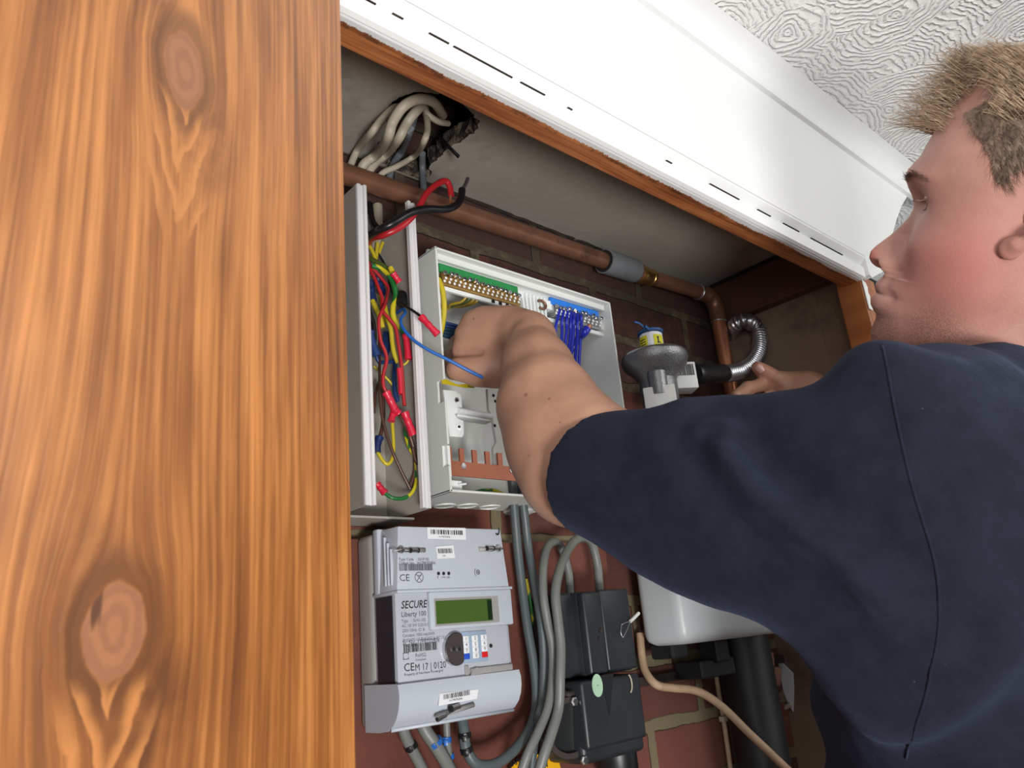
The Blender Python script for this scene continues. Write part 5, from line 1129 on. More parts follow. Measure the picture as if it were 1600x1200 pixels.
# orient faces outward
tc_ = Vh[Fh].mean(1); nn = np.cross(Vh[Fh[:, 2]]-Vh[Fh[:, 0]], Vh[Fh[:, 3]]-Vh[Fh[:, 1]]); 
if ((nn*(tc_-(HO+hfn*(f_glab-.09)))).sum(1) > 0).mean() < .5: Fh = Fh[:, ::-1]
def HW(f, u, s): return Vector(HO+hfn*f+hun*u+hnn*s)
# ear on each side, nostril rims and lids are small fields merged onto the head mesh
def add_field(lst, fld, it=1):
    V, F = fld.skin(); V = relax(V, F, it); lst.append((V, F))
parts_ = [(Vh, Fh)]
lob = plane_fu(1577, 392, .072)      # lobe in the plane of the near cheek
for sgn in (1, -1):
    fe, ue = lob; c = HO+hfn*fe+hun*ue+hnn*(.068*sgn)
    fld = Field(c-.05, c+np.array([.05, .05, .085]), .0016)
    def E(f, u, s): return c+hfn*f+hun*u+hnn*(s*sgn)
    rim = [(.001, .001, .005), (-.004, .006, .010), (-.015, .016, .017), (-.030, .032, .022), (-.038, .048, .023), (-.034, .060, .020), (-.023, .064, .015), (-.014, .058, .010), (-.012, .047, .006), (-.014, .038, .004)]
    fld.chain([E(*q) for q in rim], [.0058, .0050, .0036, .0032, .0032, .0032, .0032, .0030, .0028, .002], .004)
    fld.ell(E(-.001, .002, .006), (hfn, hun, hnn), (.0078, .0090, .0042), .004)                 # lobe
    fld.chain([E(-.018, .022, .014), E(-.022, .034, .015), (E(-.022, .046, .014)), E(-.018, .053, .010)], [.003, .0032, .003, .0024], .004)   # antihelix
    fld.ell(E(-.019, .032, .004), (hfn, hun, hnn), (.016, .030, .0045), .006)                   # shell joined to the skull
    fld.ell(E(-.010, .020, .007), (hfn, hun, hnn), (.0036, .006, .0035), .003)                   # tragus
    fld.ell(E(-.006, .019, .011), (hfn, hun, hnn), (.006, .008, .007), .003, cut=True)          # bowl
    add_field(parts_, fld)
# eyes: lids as part of the skin, the eyeball a part of its own
fe_ = float(np.interp(u_nas-.003, U, base))-.0175
eyes = []
for sgn in (1, -1):
    c = HO+hfn*(fe_-.0038)+hun*(u_nas+.007)+hnn*(.0290*sgn)
    fld = Field(c-.026, c+.026, .0009)
    fld.ell(c, (hfn, hun, hnn), (.0134, .0132, .0150), .004)
    # opening between the lids, looking down and ahead
    gz_ = (hfn*.94-hun*.30); gz_ /= np.linalg.norm(gz_); gu = np.cross(hnn, gz_); gu /= np.linalg.norm(gu); gu = gu if gu@hun > 0 else -gu
    fld.ell(c+gz_*.0125-gu*.0005, (gz_, gu, hnn), (.0075, .0028, .0088), .001, cut=True)
    fld.ell(c, (hfn, hun, hnn), (.0119, .0119, .0119), .001, cut=True)
    fld.chain([c+gz_*.0118+gu*.0036+hnn*(sgn*t*.0105)-gz_*(abs(t)**2*.0045) for t in (-1, -.5, 0, .5, 1)], [.0008, .0013, .0014, .0013, .0008], .0012)
    add_field(parts_, fld, 1); eyes.append((c, gz_, gu, sgn))

# ---- the left arm and hand, reaching into the fuse box
def dp_(x, y, D): return v3(PD(x, y, D))
SL = dp_(1500, 720, .525); EL = dp_(902, 730, .655)
arm = [SL, dp_(1200, 760, .580), EL]
WL = dp_(818, 527, .790)
fl = Field(np.minimum(np.minimum(SL, WL), dp_(700, 600, .84))-.11, np.maximum(np.maximum(SL, WL), dp_(700, 480, .86))+.09, .0024)
fl.chain(arm, [.046, .046, .048], .012)
fl.chain([EL, dp_(880, 685, .675), dp_(856, 625, .706), dp_(840, 578, .742), dp_(828, 545, .770)], [.049, .0465, .0400, .0330, .0280], .014)
fl.cone(dp_(865, 700, .672), dp_(838, 640, .700), .036, .034, .016)
fl.cone(dp_(930, 690, .640), dp_(880, 640, .690), .034, .030, .016)
hand_n = v3(-CF)
# flattened wrist and back of the hand
hx = dp_(722, 530, .822)-WL; hl = np.linalg.norm(hx); hx /= hl; hz = hand_n-hx*(hand_n@hx); hz /= np.linalg.norm(hz); hy = np.cross(hz, hx)
fl.ell(dp_(824, 528, .788), (hx, hy, hz), (.030, .0285, .0235), .012)
fl.ell(dp_(792, 532, .806), (hx, hy, hz), (.034, .0370, .0190), .012)
fl.ell(dp_(758, 537, .818), (hx, hy, hz), (.032, .0405, .0160), .010)
kn = [dp_(739, 504, .830), dp_(729, 524, .826), dp_(724, 546, .822), dp_(724, 570, .820)]
wr = [dp_(800, 508, .806), dp_(800, 524, .804), dp_(798, 540, .803), dp_(796, 560, .804)]
for a_, b_x, r_ in zip(kn, wr, (.0125, .0125, .0118, .0110)): fl.cone(a_, b_x, r_, .0150, .008)
fing = [
 [kn[0], dp_(727, 517, .868), dp_(742, 530, .888), dp_(757, 536, .893)],
 [kn[1], dp_(715, 538, .864), dp_(728, 549, .890), dp_(742, 552, .896)],
 [kn[2], dp_(708, 556, .856), dp_(718, 566, .882), dp_(732, 568, .890)],
 [kn[3], dp_(706, 574, .842), dp_(708, 582, .866), dp_(720, 584, .878)]]
for P_, rr in zip(fing, (.0098, .0102, .0096, .0088)): fl.chain(P_, [rr*1.12, rr, rr*.92, rr*.80], .004)
# heel of the hand and little-finger side, lower left
fl.chain([dp_(778, 576, .800), dp_(748, 580, .800), dp_(716, 577, .802)], [.0180, .0155, .0125], .006)
fl.chain([dp_(806, 560, .802), dp_(778, 574, .806)], [.022, .020], .012)
# thumb: leaves the upper side of the palm, closes behind on the fingers
fl.chain([dp_(812, 508, .802), dp_(785, 500, .830), dp_(765, 515, .862), dp_(752, 528, .880)], [.0150, .0140, .0115, .0092], .008)
Va, Fa = fl.skin(); Va = relax(Va, Fa, 2, .4)
# knuckle creases and tendons
Na = vnormals(Va, Fa)
def dseg(V, P):
    d = np.full(len(V), 9.)
    for a_, b_x in zip(P[:-1], P[1:]):
        v = b_x-a_; t = np.clip(((V-a_)@v)/(v@v), 0, 1); d = np.minimum(d, np.linalg.norm(V-a_-t[:, None]*v, axis=1))
    return d
bva = BVHTree.FromPolygons([Vector(v) for v in Va], [tuple(int(i) for i in f) for f in Fa])
def hit(bv, x, y):
    d = ray(x, y).normalized(); h = bv.ray_cast(CO, d); return v3(h[0]) if h[0] is not None else None
def path_on(bv, pts):
    P = [hit(bv, x, y) for x, y in pts]; return [p for p in P if p is not None]
for pts, w, A in (([(712, 549), (730, 550), (750, 552)], .0036, -.0022), ([(728, 512), (760, 514), (790, 510)], .006, .0010), ([(722, 533), (760, 534), (795, 530)], .006, .0008), ([(777, 598), (781, 560), (790, 530), (800, 505)], .010, -.0022), ([(845, 500), (835, 540), (830, 600)], .010, .0010)):
    P_ = path_on(bva, pts)
    if len(P_) > 1: Va = Va+Na*(A*np.exp(-(dseg(Va, P_)/w)**2))[:, None]
parts_.append((Va, Fa))

# ---- the right arm, its hand on the steel hose
SR = np.array([.815, .225, 1.565]); HRc = v3(PY(1262, 612, .525)); TR = v3(PY(1180, 573, .572))
ER = np.array([.985, .300, 1.560])
fr = Field(np.minimum(np.minimum(SR, ER), HRc)-.09, np.maximum(np.maximum(SR, ER), HRc)+.09, .0026)
WR = v3(PY(1310, 640, .485))
fr.chain([SR, ER], [.040, .042], .012); fr.chain([ER, (ER*.45+WR*.55), WR], [.046, .040, .028], .014)
fr.chain([WR, HRc, v3(PY(1232, 606, .545))], [.027, .030, .024], .012)
fr.chain([v3(PY(1245, 600, .535)), v3(PY(1222, 596, .548)), v3(PY(1200, 586, .556)), v3(PY(1184, 574, .562))], [.0165, .0130, .0118, .0096], .008)   # thumb
fr.ell(v3(PY(1189, 578, .561)), (hfn, hun, hnn), (.011, .0085, .010), .006)
fr.chain([v3(PY(1236, 612, .548)), v3(PY(1196, 600, .566)), v3(PY(1168, 607, .566)), v3(PY(1150, 618, .562))], [.013, .0105, .0098, .0082], .006)  # index
for k_, dz in ((1, .019), (2, .037), (3, .053)):
    o_ = np.array([.002*k_, 0, -dz]); fr.chain([v3(PY(1238, 612, .548))+o_, v3(PY(1200, 604, .566))+o_, v3(PY(1168, 612, .566))+o_, v3(PY(1158, 622, .562))+o_], [.012, .0103-.0004*k_, .0096-.0004*k_, .0080-.0004*k_], .005)
add_field(parts_, fr, 2)
# ---- trunk under the clothes
NB = HO+hfn*(f_glab-.125)+hun*(u_chin-.075)      # root of the neck
TCx = np.array([.738, .262])
ft = Field([.45, -.12, .80], [1.06, .50, 1.75], .008)
bfw = np.array([-.75, .655, 0]); bfw /= np.linalg.norm(bfw); brt = np.array([bfw[1], -bfw[0], 0]); bz = np.array([0, 0, 1.])
def TB(z, f=0., r=0.): return np.array([TCx[0], TCx[1], z])+bfw*f+brt*r
ft.ell(TB(1.33, .015), (bfw, brt, bz), (.070, .115, .18), .03); ft.ell(TB(1.12), (bfw, brt, bz), (.085, .13, .19), .03); ft.ell(TB(.96), (bfw, brt, bz), (.09, .145, .12), .03)
ft.cone(SL+(SR-SL)*.2-hun*.02+bfw*.03, SR-hun*.02+bfw*.015, .020, .026, .02); ft.cone(TB(1.42, .03), NB-hun*.01+bfw*.01, .040, .044, .02)
add_field(parts_, ft, 2)
Vb, Fb = [], []; off = 0
for V, F in parts_: Vb.append(V); Fb.append(F+off); off += len(V)
Vb = np.concatenate(Vb); Fb = np.concatenate(Fb)

# ---- skin: redder cheek and ear, stubble on the jaw, a few moles
def skin_mat():
    m, N, L, b = newmat('skin'); g = G(N, L)
    geo = N.new('ShaderNodeNewGeometry')
    def dist(p, r0, r1):
        n = N.new('ShaderNodeVectorMath'); n.operation = 'DISTANCE'; L.new(geo.outputs['Position'], n.inputs[0]); n.inputs[1].default_value = tuple(p)
        return g.sub(1, g.ss(n.outputs['Value'], r0, r1))
    sp = N.new('ShaderNodeSeparateXYZ'); L.new(geo.outputs['Position'], sp.inputs[0]); x, y, z = sp.outputs
    n1 = g.noise(x, y, z, 34, 6, .65)
    arm_c = g.mix(g.ss(n1, .3, .7), (*srgb((168, 126, 104)),), (*srgb((178, 135, 112)),))
    face_c = g.mix(g.ss(n1, .25, .75), (*srgb((172, 126, 113)),), (*srgb((184, 139, 127)),))
    red = g.mul(g.ss(g.noise(x, y, z, 22, 4), .3, .6), .75)
    face_c = g.mix(g.mul(dist(HW(f_glab-.055, u_nas-.05, .07), .01, .075), .8), face_c, (*srgb((180, 116, 109)),))
    face_c = g.mix(g.mul(dist(HW(f_glab+.02, u_tip, 0), .004, .022), .75), face_c, (*srgb((186, 104, 98)),))
    # stubble
    tn = N.new('ShaderNodeTexNoise'); tn.inputs['Scale'].default_value = 900; L.new(geo.outputs['Position'], tn.inputs['Vector'])
    jawm = g.m('MAXIMUM', dist(HW(f_glab-.055, u_chin+.012, .055), .012, .050), dist(HW(f_ch-.012, u_chin+.008, .02), .010, .034))
    st_ = g.mul(g.mul(jawm, g.ss(tn.outputs[0], .42, .60)), .55)
    face_c = g.mix(g.mul(jawm, .30), face_c, (*srgb((120, 88, 74)),)); face_c = g.mix(st_, face_c, (*srgb((92, 66, 54)),))
    # lips
    lipm = dist(HW(f_ch-.002, u_mouth-.003, 0), .010, .017)
    face_c = g.mix(g.mul(lipm, .55), face_c, (*srgb((176, 106, 98)),))
    hm = dist(HO, .20, .26)
    col = g.mix(hm, arm_c, face_c)
    for (px_, py_, r_) in ((822, 617, .0022), (858, 623, .0016), (740, 498, .0016), (826, 712, .0013), (875, 660, .0010)):
        h = hit(bva, px_, py_)
        if h is not None: col = g.mix(g.mul(dist(h, r_*.5, r_*1.3), .6), col, (*srgb((120, 74, 56)),))
    col = g.mix(g.mul(dist(PY(1178, 572, .57), .008, .045), .45), col, (*srgb((216, 140, 124)),))
    L.new(col, b.inputs['Base Color']); b.inputs['Roughness'].default_value = .46; b.inputs['Specular IOR Level'].default_value = .4
    b.inputs['Subsurface Weight'].default_value = .12; b.inputs['Subsurface Radius'].default_value = (.010, .003, .0015); b.inputs['Subsurface Scale'].default_value = .5
    tn2 = N.new('ShaderNodeTexNoise'); tn2.inputs['Scale'].default_value = 520; tn2.inputs['Detail'].default_value = 5; L.new(geo.outputs['Position'], tn2.inputs['Vector'])
    bp = N.new('ShaderNodeBump'); bp.inputs['Strength'].default_value = .22; bp.inputs['Distance'].default_value = .0012; L.new(tn2.outputs[0], bp.inputs['Height']); L.new(bp.outputs[0], b.inputs['Normal'])
    return m
M['skin'] = skin_mat()
man = empty('person', (TCx[0], TCx[1], 0), 'person in a navy t-shirt reaching both hands into the electrics cupboard, seen in profile', 'person')
ML = Vector((TCx[0], TCx[1], 0))
body = np_mesh('body', Vb, Fb, M['skin'], ML, man)
# eyeballs, lashes
M['eyewhite'] = pbr('eye_white', (206, 196, 188), rough=.12, var=.03); M['iris'] = pbr('grey_blue_iris', (84, 100, 110), rough=.1, var=.2, scale=300); M['pupil'] = pbr('pupil', (12, 12, 14), rough=.05)
M['lash'] = pbr('brown_lash', (112, 86, 70), rough=.7)
M['hair'] = None
for c, gz_, gu, sgn in eyes:
    b2 = B(); lathe(b2, [(.0117*math.sin(t), -.0117*math.cos(t)) for t in np.linspace(.02, PI-.55, 20)]+[(.0058, .0102)], c, gz_, 28)
    ey = obj('eyeball', b2, M['eyewhite'], body, smooth=True)
    b2 = B(); lathe(b2, [(.0062, .0099), (.0050, .0110), (.0030, .0117)], c, gz_, 28); lathe(b2, [(.0026, .01165), (.0015, .0121), (.0004, .0122)], c, gz_, 20, mi=1); obj('iris', b2, [M['iris'], M['pupil']], ey, smooth=True)
    b2 = B()
    for i in range(34):
        t = -1+2*i/33; a_ = c+gz_*(.0128-abs(t)**2*.0045)+gu*.0036+hnn*(sgn*t*.0102)
        P_ = catmull([Vector(a_), Vector(a_+gz_*.0045-gu*.0012+hnn*sgn*t*.0015), Vector(a_+gz_*.0095+gu*(.0004)+hnn*sgn*t*.004)], 3); tube(b2, P_, .0003, 4, rad=[.00034]*(len(P_)-1)+[.00008])
        if i % 2 == 0:
            a_ = c+gz_*(.0122-abs(t)**2*.0045)-gu*.0042+hnn*(sgn*t*.0095); P_ = [Vector(a_), Vector(a_+gz_*.0030-gu*.0020)]; tube(b2, P_, .0002, 4, rad=[.00024, .00006])
    obj('eyelashes', b2, M['lash'], body)
# thumb nail of the far hand
b2 = B(); c = PY(1184, 571.5, .5570); c2_ = PY(1192, 580, .5545); dn_ = (c2_-c).normalized(); nn_ = (-ray(1188, 576)).normalized()+Vector((0, 0, .5)); nn_.normalize(); sd = dn_.cross(nn_).normalized(); nn_ = sd.cross(dn_)
M['nail'] = pbr('pale_nail', (222, 176, 166), rough=.25, var=.02)
rings = []
for t in np.linspace(-1, 1, 9):
    row = []
    for s in np.linspace(-1, 1, 9):
        w_ = .0062*(1-.12*max(t, 0)-.25*max(-t, 0)**2); p = c.lerp(c2_, .45)+dn_*(.0062*t)+sd*(w_*s)+nn_*(.0036-.0040*s*s-.0022*max(-t, 0)**2*1.0)
        h = bpy.data.objects and p; row.append(b2.verts.new(p))
    rings.append(row)
for i in range(8):
    for j in range(8): b2.faces.new((rings[i][j], rings[i+1][j], rings[i+1][j+1], rings[i][j+1]))
obj('thumb_nail', b2, M['nail'], body, smooth=True)

# ---- T-shirt
M['navy'] = None
def cloth_mat(name, c1, c2):
    m, N, L, b = newmat(name); g = G(N, L); geo = N.new('ShaderNodeTexCoord'); sp = N.new('ShaderNodeSeparateXYZ'); L.new(geo.outputs['Object'], sp.inputs[0]); x, y, z = sp.outputs
    n = g.noise(x, y, z, 60, 6, .7); col = g.mix(g.ss(n, .3, .7), (*srgb(c1),), (*srgb(c2),))
    lint = g.ss(g.noise(x, y, z, 330, 2, .5), .80, .82)
    L.new(g.mix(g.mul(lint, .5), col, (*srgb((150, 150, 160)),)), b.inputs['Base Color']); b.inputs['Roughness'].default_value = .92; b.inputs['Sheen Weight'].default_value = .22; b.inputs['Sheen Roughness'].default_value = .5; b.inputs['Sheen Tint'].default_value = (*srgb((110, 124, 160)), 1)
    b.inputs['Specular IOR Level'].default_value = .15
    h = g.add(g.noise(x, y, z, 900, 3, .6), g.mul(g.noise(x, y, z, 120, 4, .6), 1.5)); bp = N.new('ShaderNodeBump'); bp.inputs['Strength'].default_value = .35; bp.inputs['Distance'].default_value = .0015; L.new(h, bp.inputs['Height']); L.new(bp.outputs[0], b.inputs['Normal'])
    return m
M['navy'] = cloth_mat('navy_cotton', (21, 23, 34), (27, 30, 42))
M['trouser'] = cloth_mat('black_work_trousers', (16, 17, 23), (20, 22, 30))
fs_ = Field([.38, -.16, .98], [1.12, .52, 1.83], .0042)
# sleeve nodes: x, y in the photo, half height in px, depth, half thickness
nodes = [(905, 737, 88, .645, .055), (945, 740, 97, .628, .057), (1000, 752, 118, .608, .058), (1060, 770, 150, .590, .060), (1120, 777, 165, .574, .062), (1190, 788, 180, .558, .066), (1260, 797, 200, .543, .070), (1330, 816, 232, .530, .076), (1400, 840, 270, .520, .082), (1480, 880, 315, .520, .086)]
def lerp_nodes(t):
    i = min(int(t), len(nodes)-2); k = t-i; return [a*(1-k)+b*k for a, b in zip(nodes[i], nodes[i+1])]
axd = None
for i in range(55):
    q = lerp_nodes(i*(len(nodes)-1)/54.); q2 = lerp_nodes(min(i*(len(nodes)-1)/54.+.3, len(nodes)-1)); q0 = lerp_nodes(max(i*(len(nodes)-1)/54.-.3, 0))
    c = dp_(q[0], q[1], q[3]); d = dp_(q2[0], q2[1], q2[3])-dp_(q0[0], q0[1], q0[3]); d /= np.linalg.norm(d)
    up = v3(CU); up = up-d*(up@d); up /= np.linalg.norm(up); th_ = np.cross(d, up)
    hh = q[2]*q[3]/FPX*.93
    fs_.ell(c, (d, up, th_), (.030, hh, q[4]), .010)
# yoke to the neck, far shoulder and sleeve, chest and belly
fs_.chain([dp_(1395, 640, .520), dp_(1470, 645, .560), dp_(1560, 632, .610), dp_(1650, 625, .66)], [.038, .042, .043, .045], .03)
fs_.cone(dp_(1480, 680, .55), NB-hun*.02, .048, .046, .03)
fs_.cone(dp_(1372, 585, .515), dp_(1420, 640, .52), .022, .03, .02)
fs_.chain([dp_(1490, 860, .535), dp_(1560, 1080, .575), TB(1.20, -.02, -.07)], [.085, .095, .11], .05)
fs_.cone(SR, NB, .066, .058, .04); fs_.cone(SR, SR+(ER-SR)*.75, .068, .062, .03)
for z, a, b_x in ((1.50, .100, .135), (1.42, .128, .148), (1.34, .138, .155), (1.26, .122, .158), (1.18, .120, .162), (1.10, .120, .176), (1.03, .122, .178)):
    fs_.ell(TB(z, .005), (bfw, brt, bz), (a, b_x, .075), .03)
# neck opening and cuffs are cut clean
fs_.cone(NB+hun*.010+hfn*.004, NB+hun*.12+hfn*.03, .064, .085, .004, cut=True)
cuff_c = dp_(938, 740, .632); cuff_d = dp_(905, 737, .655)-dp_(1060, 770, .590); cuff_d /= np.linalg.norm(cuff_d); cuff_d = cuff_d+v3(CF)*.28; cuff_d /= np.linalg.norm(cuff_d)
d_in = fs_.d.copy()
fs_.half(cuff_c+cuff_d*.0, cuff_d)
sl_all, (GX, GY, GZ) = fs_.sub(fs_.lo, fs_.lo+fs_.h*fs_.n)
dpl = (GX-cuff_c[0])*cuff_d[0]+(GY-cuff_c[1])*cuff_d[1]+(GZ-cuff_c[2])*cuff_d[2]
rad = np.sqrt((GX-cuff_c[0])**2+(GY-cuff_c[1])**2+(GZ-cuff_c[2])**2)
hollow = np.maximum(np.maximum(d_in+.0085, -(dpl+.05)), rad-.15)
fs_.d = np.maximum(fs_.d, -hollow).astype(np.float32)
rc_ = SR+(ER-SR)*.85; rn = (ER-SR)/np.linalg.norm(ER-SR)
dpr = (GX-rc_[0])*rn[0]+(GY-rc_[1])*rn[1]+(GZ-rc_[2])*rn[2]; rr_ = np.sqrt((GX-rc_[0])**2+(GY-rc_[1])**2+(GZ-rc_[2])**2)
fs_.d = np.maximum(fs_.d, np.where(rr_ < .13, dpr, -9)).astype(np.float32)
fs_.half(np.array([0, 0, 1.0]), np.array([0, 0, -1.]))
del GX, GY, GZ, dpl, rad, hollow, dpr, rr_
Vs, Fs = fs_.skin(); Vs = relax(Vs, Fs, 3, .5)
bvs = BVHTree.FromPolygons([Vector(v) for v in Vs], [tuple(int(i) for i in f) for f in Fs])
Ns = vnormals(Vs, Fs)
def fold(pts, w, A, valley=0.):
    global Vs
    P_ = path_on(bvs, pts)
    if len(P_) < 2: return
    P_ = [v3(p) for p in catmull([Vector(p) for p in P_], 6)]
    d = dseg(Vs, P_); L_ = np.zeros(len(Vs)); e0, e1 = np.linalg.norm(Vs-P_[0], axis=1), np.linalg.norm(Vs-P_[-1], axis=1)
    tap = ss_(e0, 0, w*2.5)*ss_(e1, 0, w*3.5)
    Vs = Vs+Ns*((A*np.exp(-(d/w)**2)-valley*np.exp(-((d-w*2)/(w*1.1))**2))*tap)[:, None]
fold([(1098, 616), (1112, 670), (1140, 720), (1180, 768), (1232, 812), (1300, 860), (1370, 925), (1430, 1000)], .0110, .0150, .0050)
fold([(1030, 640), (1040, 700), (1075, 780), (1130, 860), (1200, 930)], .016, .0030, .001)
fold([(965, 660), (962, 740), (985, 820)], .013, -.0018)
fold([(1150, 618), (1190, 660), (1260, 700), (1340, 760)], .018, -.0040)
fold([(1135, 655), (1180, 710), (1245, 762), (1325, 820)], .016, -.0085)
fold([(1240, 600), (1300, 640), (1370, 720)], .022, .003)
fold([(1335, 560), (1345, 600), (1330, 650)], .010, -.004)
fold([(1430, 560), (1500, 575), (1580, 570)], .012, .003)
fold([(1480, 700), (1500, 820), (1530, 960), (1560, 1100)], .025, .004)
fold([(1440, 640), (1500, 760), (1560, 850)], .02, -.003)
fold([(1110, 840), (1200, 900), (1290, 985)], .016, -.003)
# a little unevenness everywhere
nz_ = np.array([mnoise.noise(Vector(v)*16)+.5*mnoise.noise(Vector(v)*38) for v in Vs])
Vs = Vs+vnormals(Vs, Fs)*(nz_*.0022)[:, None]
shirt = np_mesh('t_shirt', Vs, Fs, M['navy'], ML, man)
bvs = BVHTree.FromPolygons([Vector(v) for v in Vs], [tuple(int(i) for i in f) for f in Fs])
def stitched(name, pts, r, out=.0, parent=shirt, mat='navy'):
    P_ = path_on(bvs, pts)
    P_ = catmull([Vector(p) for p in P_], 4); Q = []
    for p in P_:
        n, nr, _, _ = bvs.find_nearest(p); Q.append(Vector(n)+Vector(nr)*out)
    b2 = B(); tube(b2, Q, r, 8); return obj(name, b2, M[mat], parent, smooth=True)
stitched('armhole_seam', [(1378, 540), (1386, 575), (1394, 620), (1402, 660), (1415, 720), (1428, 770), (1442, 815), (1456, 860), (1465, 905), (1467, 960), (1461, 1020), (1448, 1080), (1430, 1140), (1416, 1185)], .0009, .0001)
# ---- trousers, boots, hair on to the floor below the frame
ftr = Field([.50, -.05, .05], [1.05, .48, 1.10], .010)
ftr.ell(TB(1.00), (bfw, brt, bz), (.112, .165, .09), .03); ftr.ell(TB(.92), (bfw, brt, bz), (.115, .170, .10), .03)
for s in (-1, 1): ftr.chain([TB(.90, 0, .085*s), TB(.50, .015, .10*s), TB(.10, -.01, .11*s)], [.095, .070, .060], .03)
V, F = ftr.skin(); np_mesh('trousers', relax(V, F, 2), F, M['trouser'], ML, man)
for s in (-1, 1):
    fb_ = Field(TB(0, -.2, .11*s)-.25, TB(.2, .2, .11*s)+.25, .008); fb_.chain([TB(.05, -.04, .11*s), TB(.045, .10, .12*s), TB(.035, .17, .125*s)], [.045, .045, .034], .03); fb_.cone(TB(.05, -.03, .11*s), TB(.15, -.02, .11*s), .045, .052, .02); fb_.half((0, 0, .002), (0, 0, -1.))
    V, F = fb_.skin(); np_mesh('boot', V, F, M['black_rub'], ML, man)

# ---- hair: short brown sides, longer fair top swept forward
def hair_mat(name, c1, c2):
    m, N, L, b = newmat(name); g = G(N, L); geo = N.new('ShaderNodeNewGeometry')
    hi_ = N.new('ShaderNodeObjectInfo'); tcn = N.new('ShaderNodeTexNoise'); tcn.inputs['Scale'].default_value = 140; L.new(geo.outputs['Position'], tcn.inputs['Vector'])
    L.new(g.mix(g.ss(tcn.outputs[0], .35, .65), (*srgb(c1),), (*srgb(c2),)), b.inputs['Base Color']); b.inputs['Roughness'].default_value = .55; b.inputs['Specular IOR Level'].default_value = .35
    return m
M['hair_s'] = hair_mat('short_brown_hair', (96, 80, 68), (134, 114, 98)); M['hair_t'] = hair_mat('fair_brown_hair', (126, 106, 86), (190, 168, 142))
hl_px = [(1484, 156), (1520, 130), (1550, 119), (1568, 124), (1556, 150), (1528, 166), (1506, 178), (1520, 206), (1536, 228), (1548, 255), (1554, 285), (1572, 292), (1588, 270), (1612, 262), (1640, 300), (1665, 400), (1700, 460), (2100, 300), (1700, -300), (1400, -100)]
def inpoly(px, py, poly):
    c = False; n = len(poly)
    for i in range(n):
        x1, y1 = poly[i]; x2, y2 = poly[(i+1) % n]
        if (y1 > py) != (y2 > py) and px < (x2-x1)*(py-y1)/(y2-y1)+x1: c = not c
    return c
def to_px(p): v = Vector(p)-CO; z = v.dot(CF); return 800+FPX*v.dot(CR)/z, 600-FPX*v.dot(CU)/z
Sabs = np.abs(Sg)
def is_hair(f, u, s):
    p = HO+hfn*f+hun*u+hnn*abs(s); x, y = to_px(p)
    if f < f_glab-.13 and u > u_chin-.015: return True
    if f > f_glab-.13 and u < u_nas-.02 and f > f_glab-.115: return False
    return inpoly(x, y, hl_px)
mask = np.zeros((NU, NT), bool)
for i in range(NU):
    if U[i] < u_chin-.02: continue
    for j in range(NT): mask[i, j] = is_hair(Fg[i, j], U[i], Sg[i, j])
HN = vnormals(Vh, Fh).reshape(NU, NT, 3); VH = Vh.reshape(NU, NT, 3)
# cap just over the scalp
capF = [f for f in Fh if mask.reshape(-1)[f].all()]
capF = np.array(capF); used = np.unique(capF); mp_ = -np.ones(len(Vh), int); mp_[used] = np.arange(len(used))
cv = Vh[used]+vnormals(Vh, Fh)[used]*.0012
hair = np_mesh('hair', cv, mp_[capF], M['hair_s'], ML, man)
pts = np.argwhere(mask); RN = np.random.default_rng(3)
bmh = B(); bmt = B()
def strand(bm, P, r):
    rings = []; n = len(P)
    for i, p in enumerate(P):
        t = (P[min(i+1, n-1)]-P[max(i-1, 0)]).normalized(); a = t.cross(Vector((.3, .5, .8))).normalized(); b_x = t.cross(a); rr = r*(1-.85*(i/(n-1))**1.5)
        rings.append([bm.verts.new(p+a*(rr*math.cos(q))+b_x*(rr*math.sin(q))) for q in (0, 2.094, 4.189)])
    for i in range(n-1):
        for k in range(3): bm.faces.new((rings[i][k], rings[i+1][k], rings[i+1][(k+1) % 3], rings[i][(k+1) % 3]))
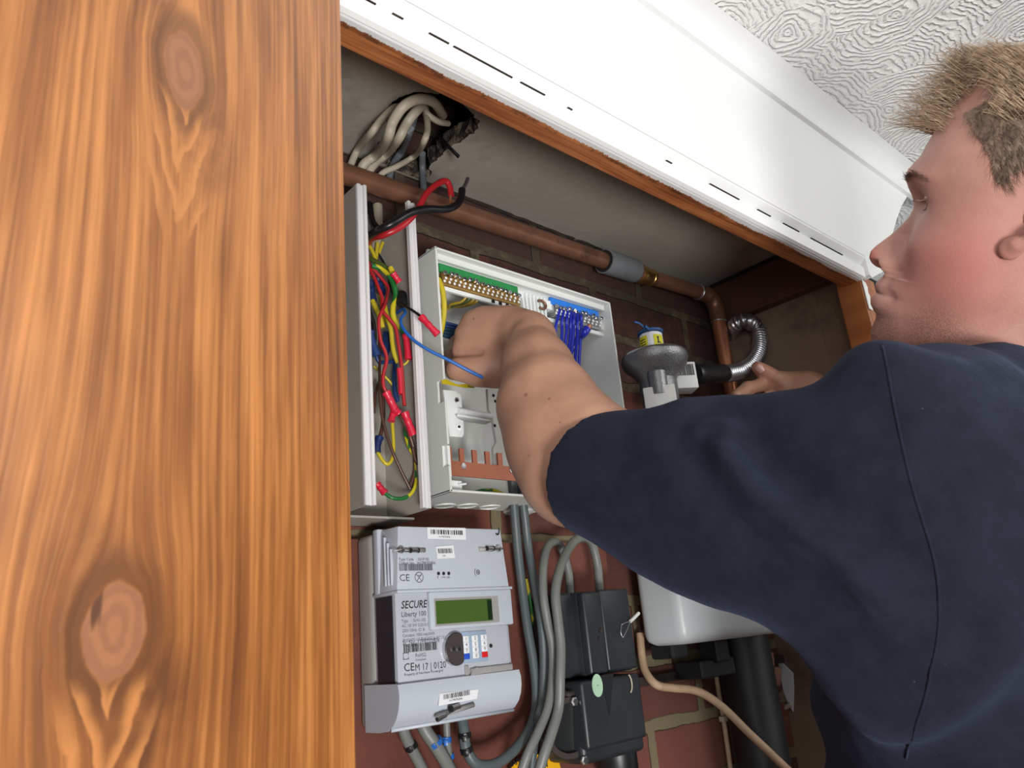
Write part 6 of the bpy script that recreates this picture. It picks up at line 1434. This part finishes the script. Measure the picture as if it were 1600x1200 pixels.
# short sides: strands lie back and down
vis = np.array([p for p in pts])
cnt_s = 0; cnt_t = 0
for q in RN.permutation(len(vis)):
    i, j = vis[q]; 
    if RN.random() > (min(j, NT-j)/(NT/2))**.4*1.2*max(.15, st[j]**2+ct[j]**2): continue
    f, u, s = Fg[i, j], U[i], Sg[i, j]; n = HN[i, j]; p = VH[i, j]+RN.normal(0, .0009, 3)
    xx, yy = to_px(HO+hfn*f+hun*u+hnn*abs(s)); topz = yy < 152-(xx-1484)*.42 or (xx > 1568 and u > u_nas+.070)
    if s < -.02 and cnt_s > 9000: continue
    if not topz and cnt_s < 13000:
        dr = -hun*.62-hfn*.55+hun*RN.normal(0, .18)+hfn*RN.normal(0, .22)+hnn*RN.normal(0, .2); ln = RN.uniform(.008, .014)
        dr = dr-n*(dr@n); dr /= np.linalg.norm(dr)
        P_ = [Vector(p-n*.001), Vector(p+dr*ln*.4+n*.0018), Vector(p+dr*ln*.8+n*.0022), Vector(p+dr*ln+n*(.0018+RN.uniform(0, .001)))]
        strand(bmh, P_, .00022); cnt_s += 1
    elif topz and cnt_t < 14000 and (f < f_glab-.062 or RN.random() < .45):
        ln = RN.uniform(.022, .042)*(.55 if abs(s) > .05 else 1)
        dr = hfn*.85+hun*RN.normal(.50, .16)+hnn*RN.normal(-.12, .22); dr = dr-n*(dr@n)*.35; dr /= np.linalg.norm(dr); lift = RN.uniform(.004, .009)
        P_ = [Vector(p-n*.001), Vector(p+dr*ln*.25+n*lift*.7), Vector(p+dr*ln*.55+n*lift*1.05), Vector(p+dr*ln*.8+n*lift*.95), Vector(p+dr*ln+n*lift*.7-hun*RN.uniform(.0, .012))]
        strand(bmt, P_, .00030); cnt_t += 1
# wisps of the fringe standing off the forehead
for k in range(800):
    f = 0; i = int(np.argmin(np.abs(U-(u_nas+RN.uniform(.060, .108))))); j = int(RN.choice(np.r_[0:50, NT-50:NT]))
    p = VH[i, j]; n = HN[i, j]
    ln = RN.uniform(.020, .046); dr = hfn*RN.uniform(.6, 1.1)+hun*RN.uniform(-.1, .55)+hnn*RN.normal(0, .25); dr /= np.linalg.norm(dr)
    cv_ = RN.uniform(-.008, .004)
    P_ = [Vector(p), Vector(p+dr*ln*.35+n*.006), Vector(p+dr*ln*.7+n*.007+hun*cv_*.5), Vector(p+dr*ln+n*.004+hun*cv_)]
    strand(bmt, P_, .00022)
obj('short_side_hair', bmh, M['hair_s'], hair); obj('swept_top_hair', bmt, M['hair_t'], hair)
# eyebrows
for sgn in (1, -1):
    b2 = B()
    for k in range(170):
        t = RN.uniform(0, 1); sx = .018+.028*t; uu = u_nas+.0200+.006*math.sin(t*2.6)+RN.normal(0, .0017)*(1.2-t*.7)
        i = int(np.argmin(np.abs(U-uu))); js = np.argmin(np.abs(Sg[i]-sgn*sx)+(ct < 0)*9); p = VH[i, js]; n = HN[i, js]
        dr = hnn*sgn*.8+hun*(.45-.8*t)+n*.25+RN.normal(0, .15, 3); dr /= np.linalg.norm(dr); ln = RN.uniform(.005, .009)
        strand(b2, [Vector(p+RN.normal(0, .0005, 3)), Vector(p+dr*ln*.5+n*.0008), Vector(p+dr*ln+n*.0004)], .00022)
    obj('eyebrow', b2, M['lash'], body)
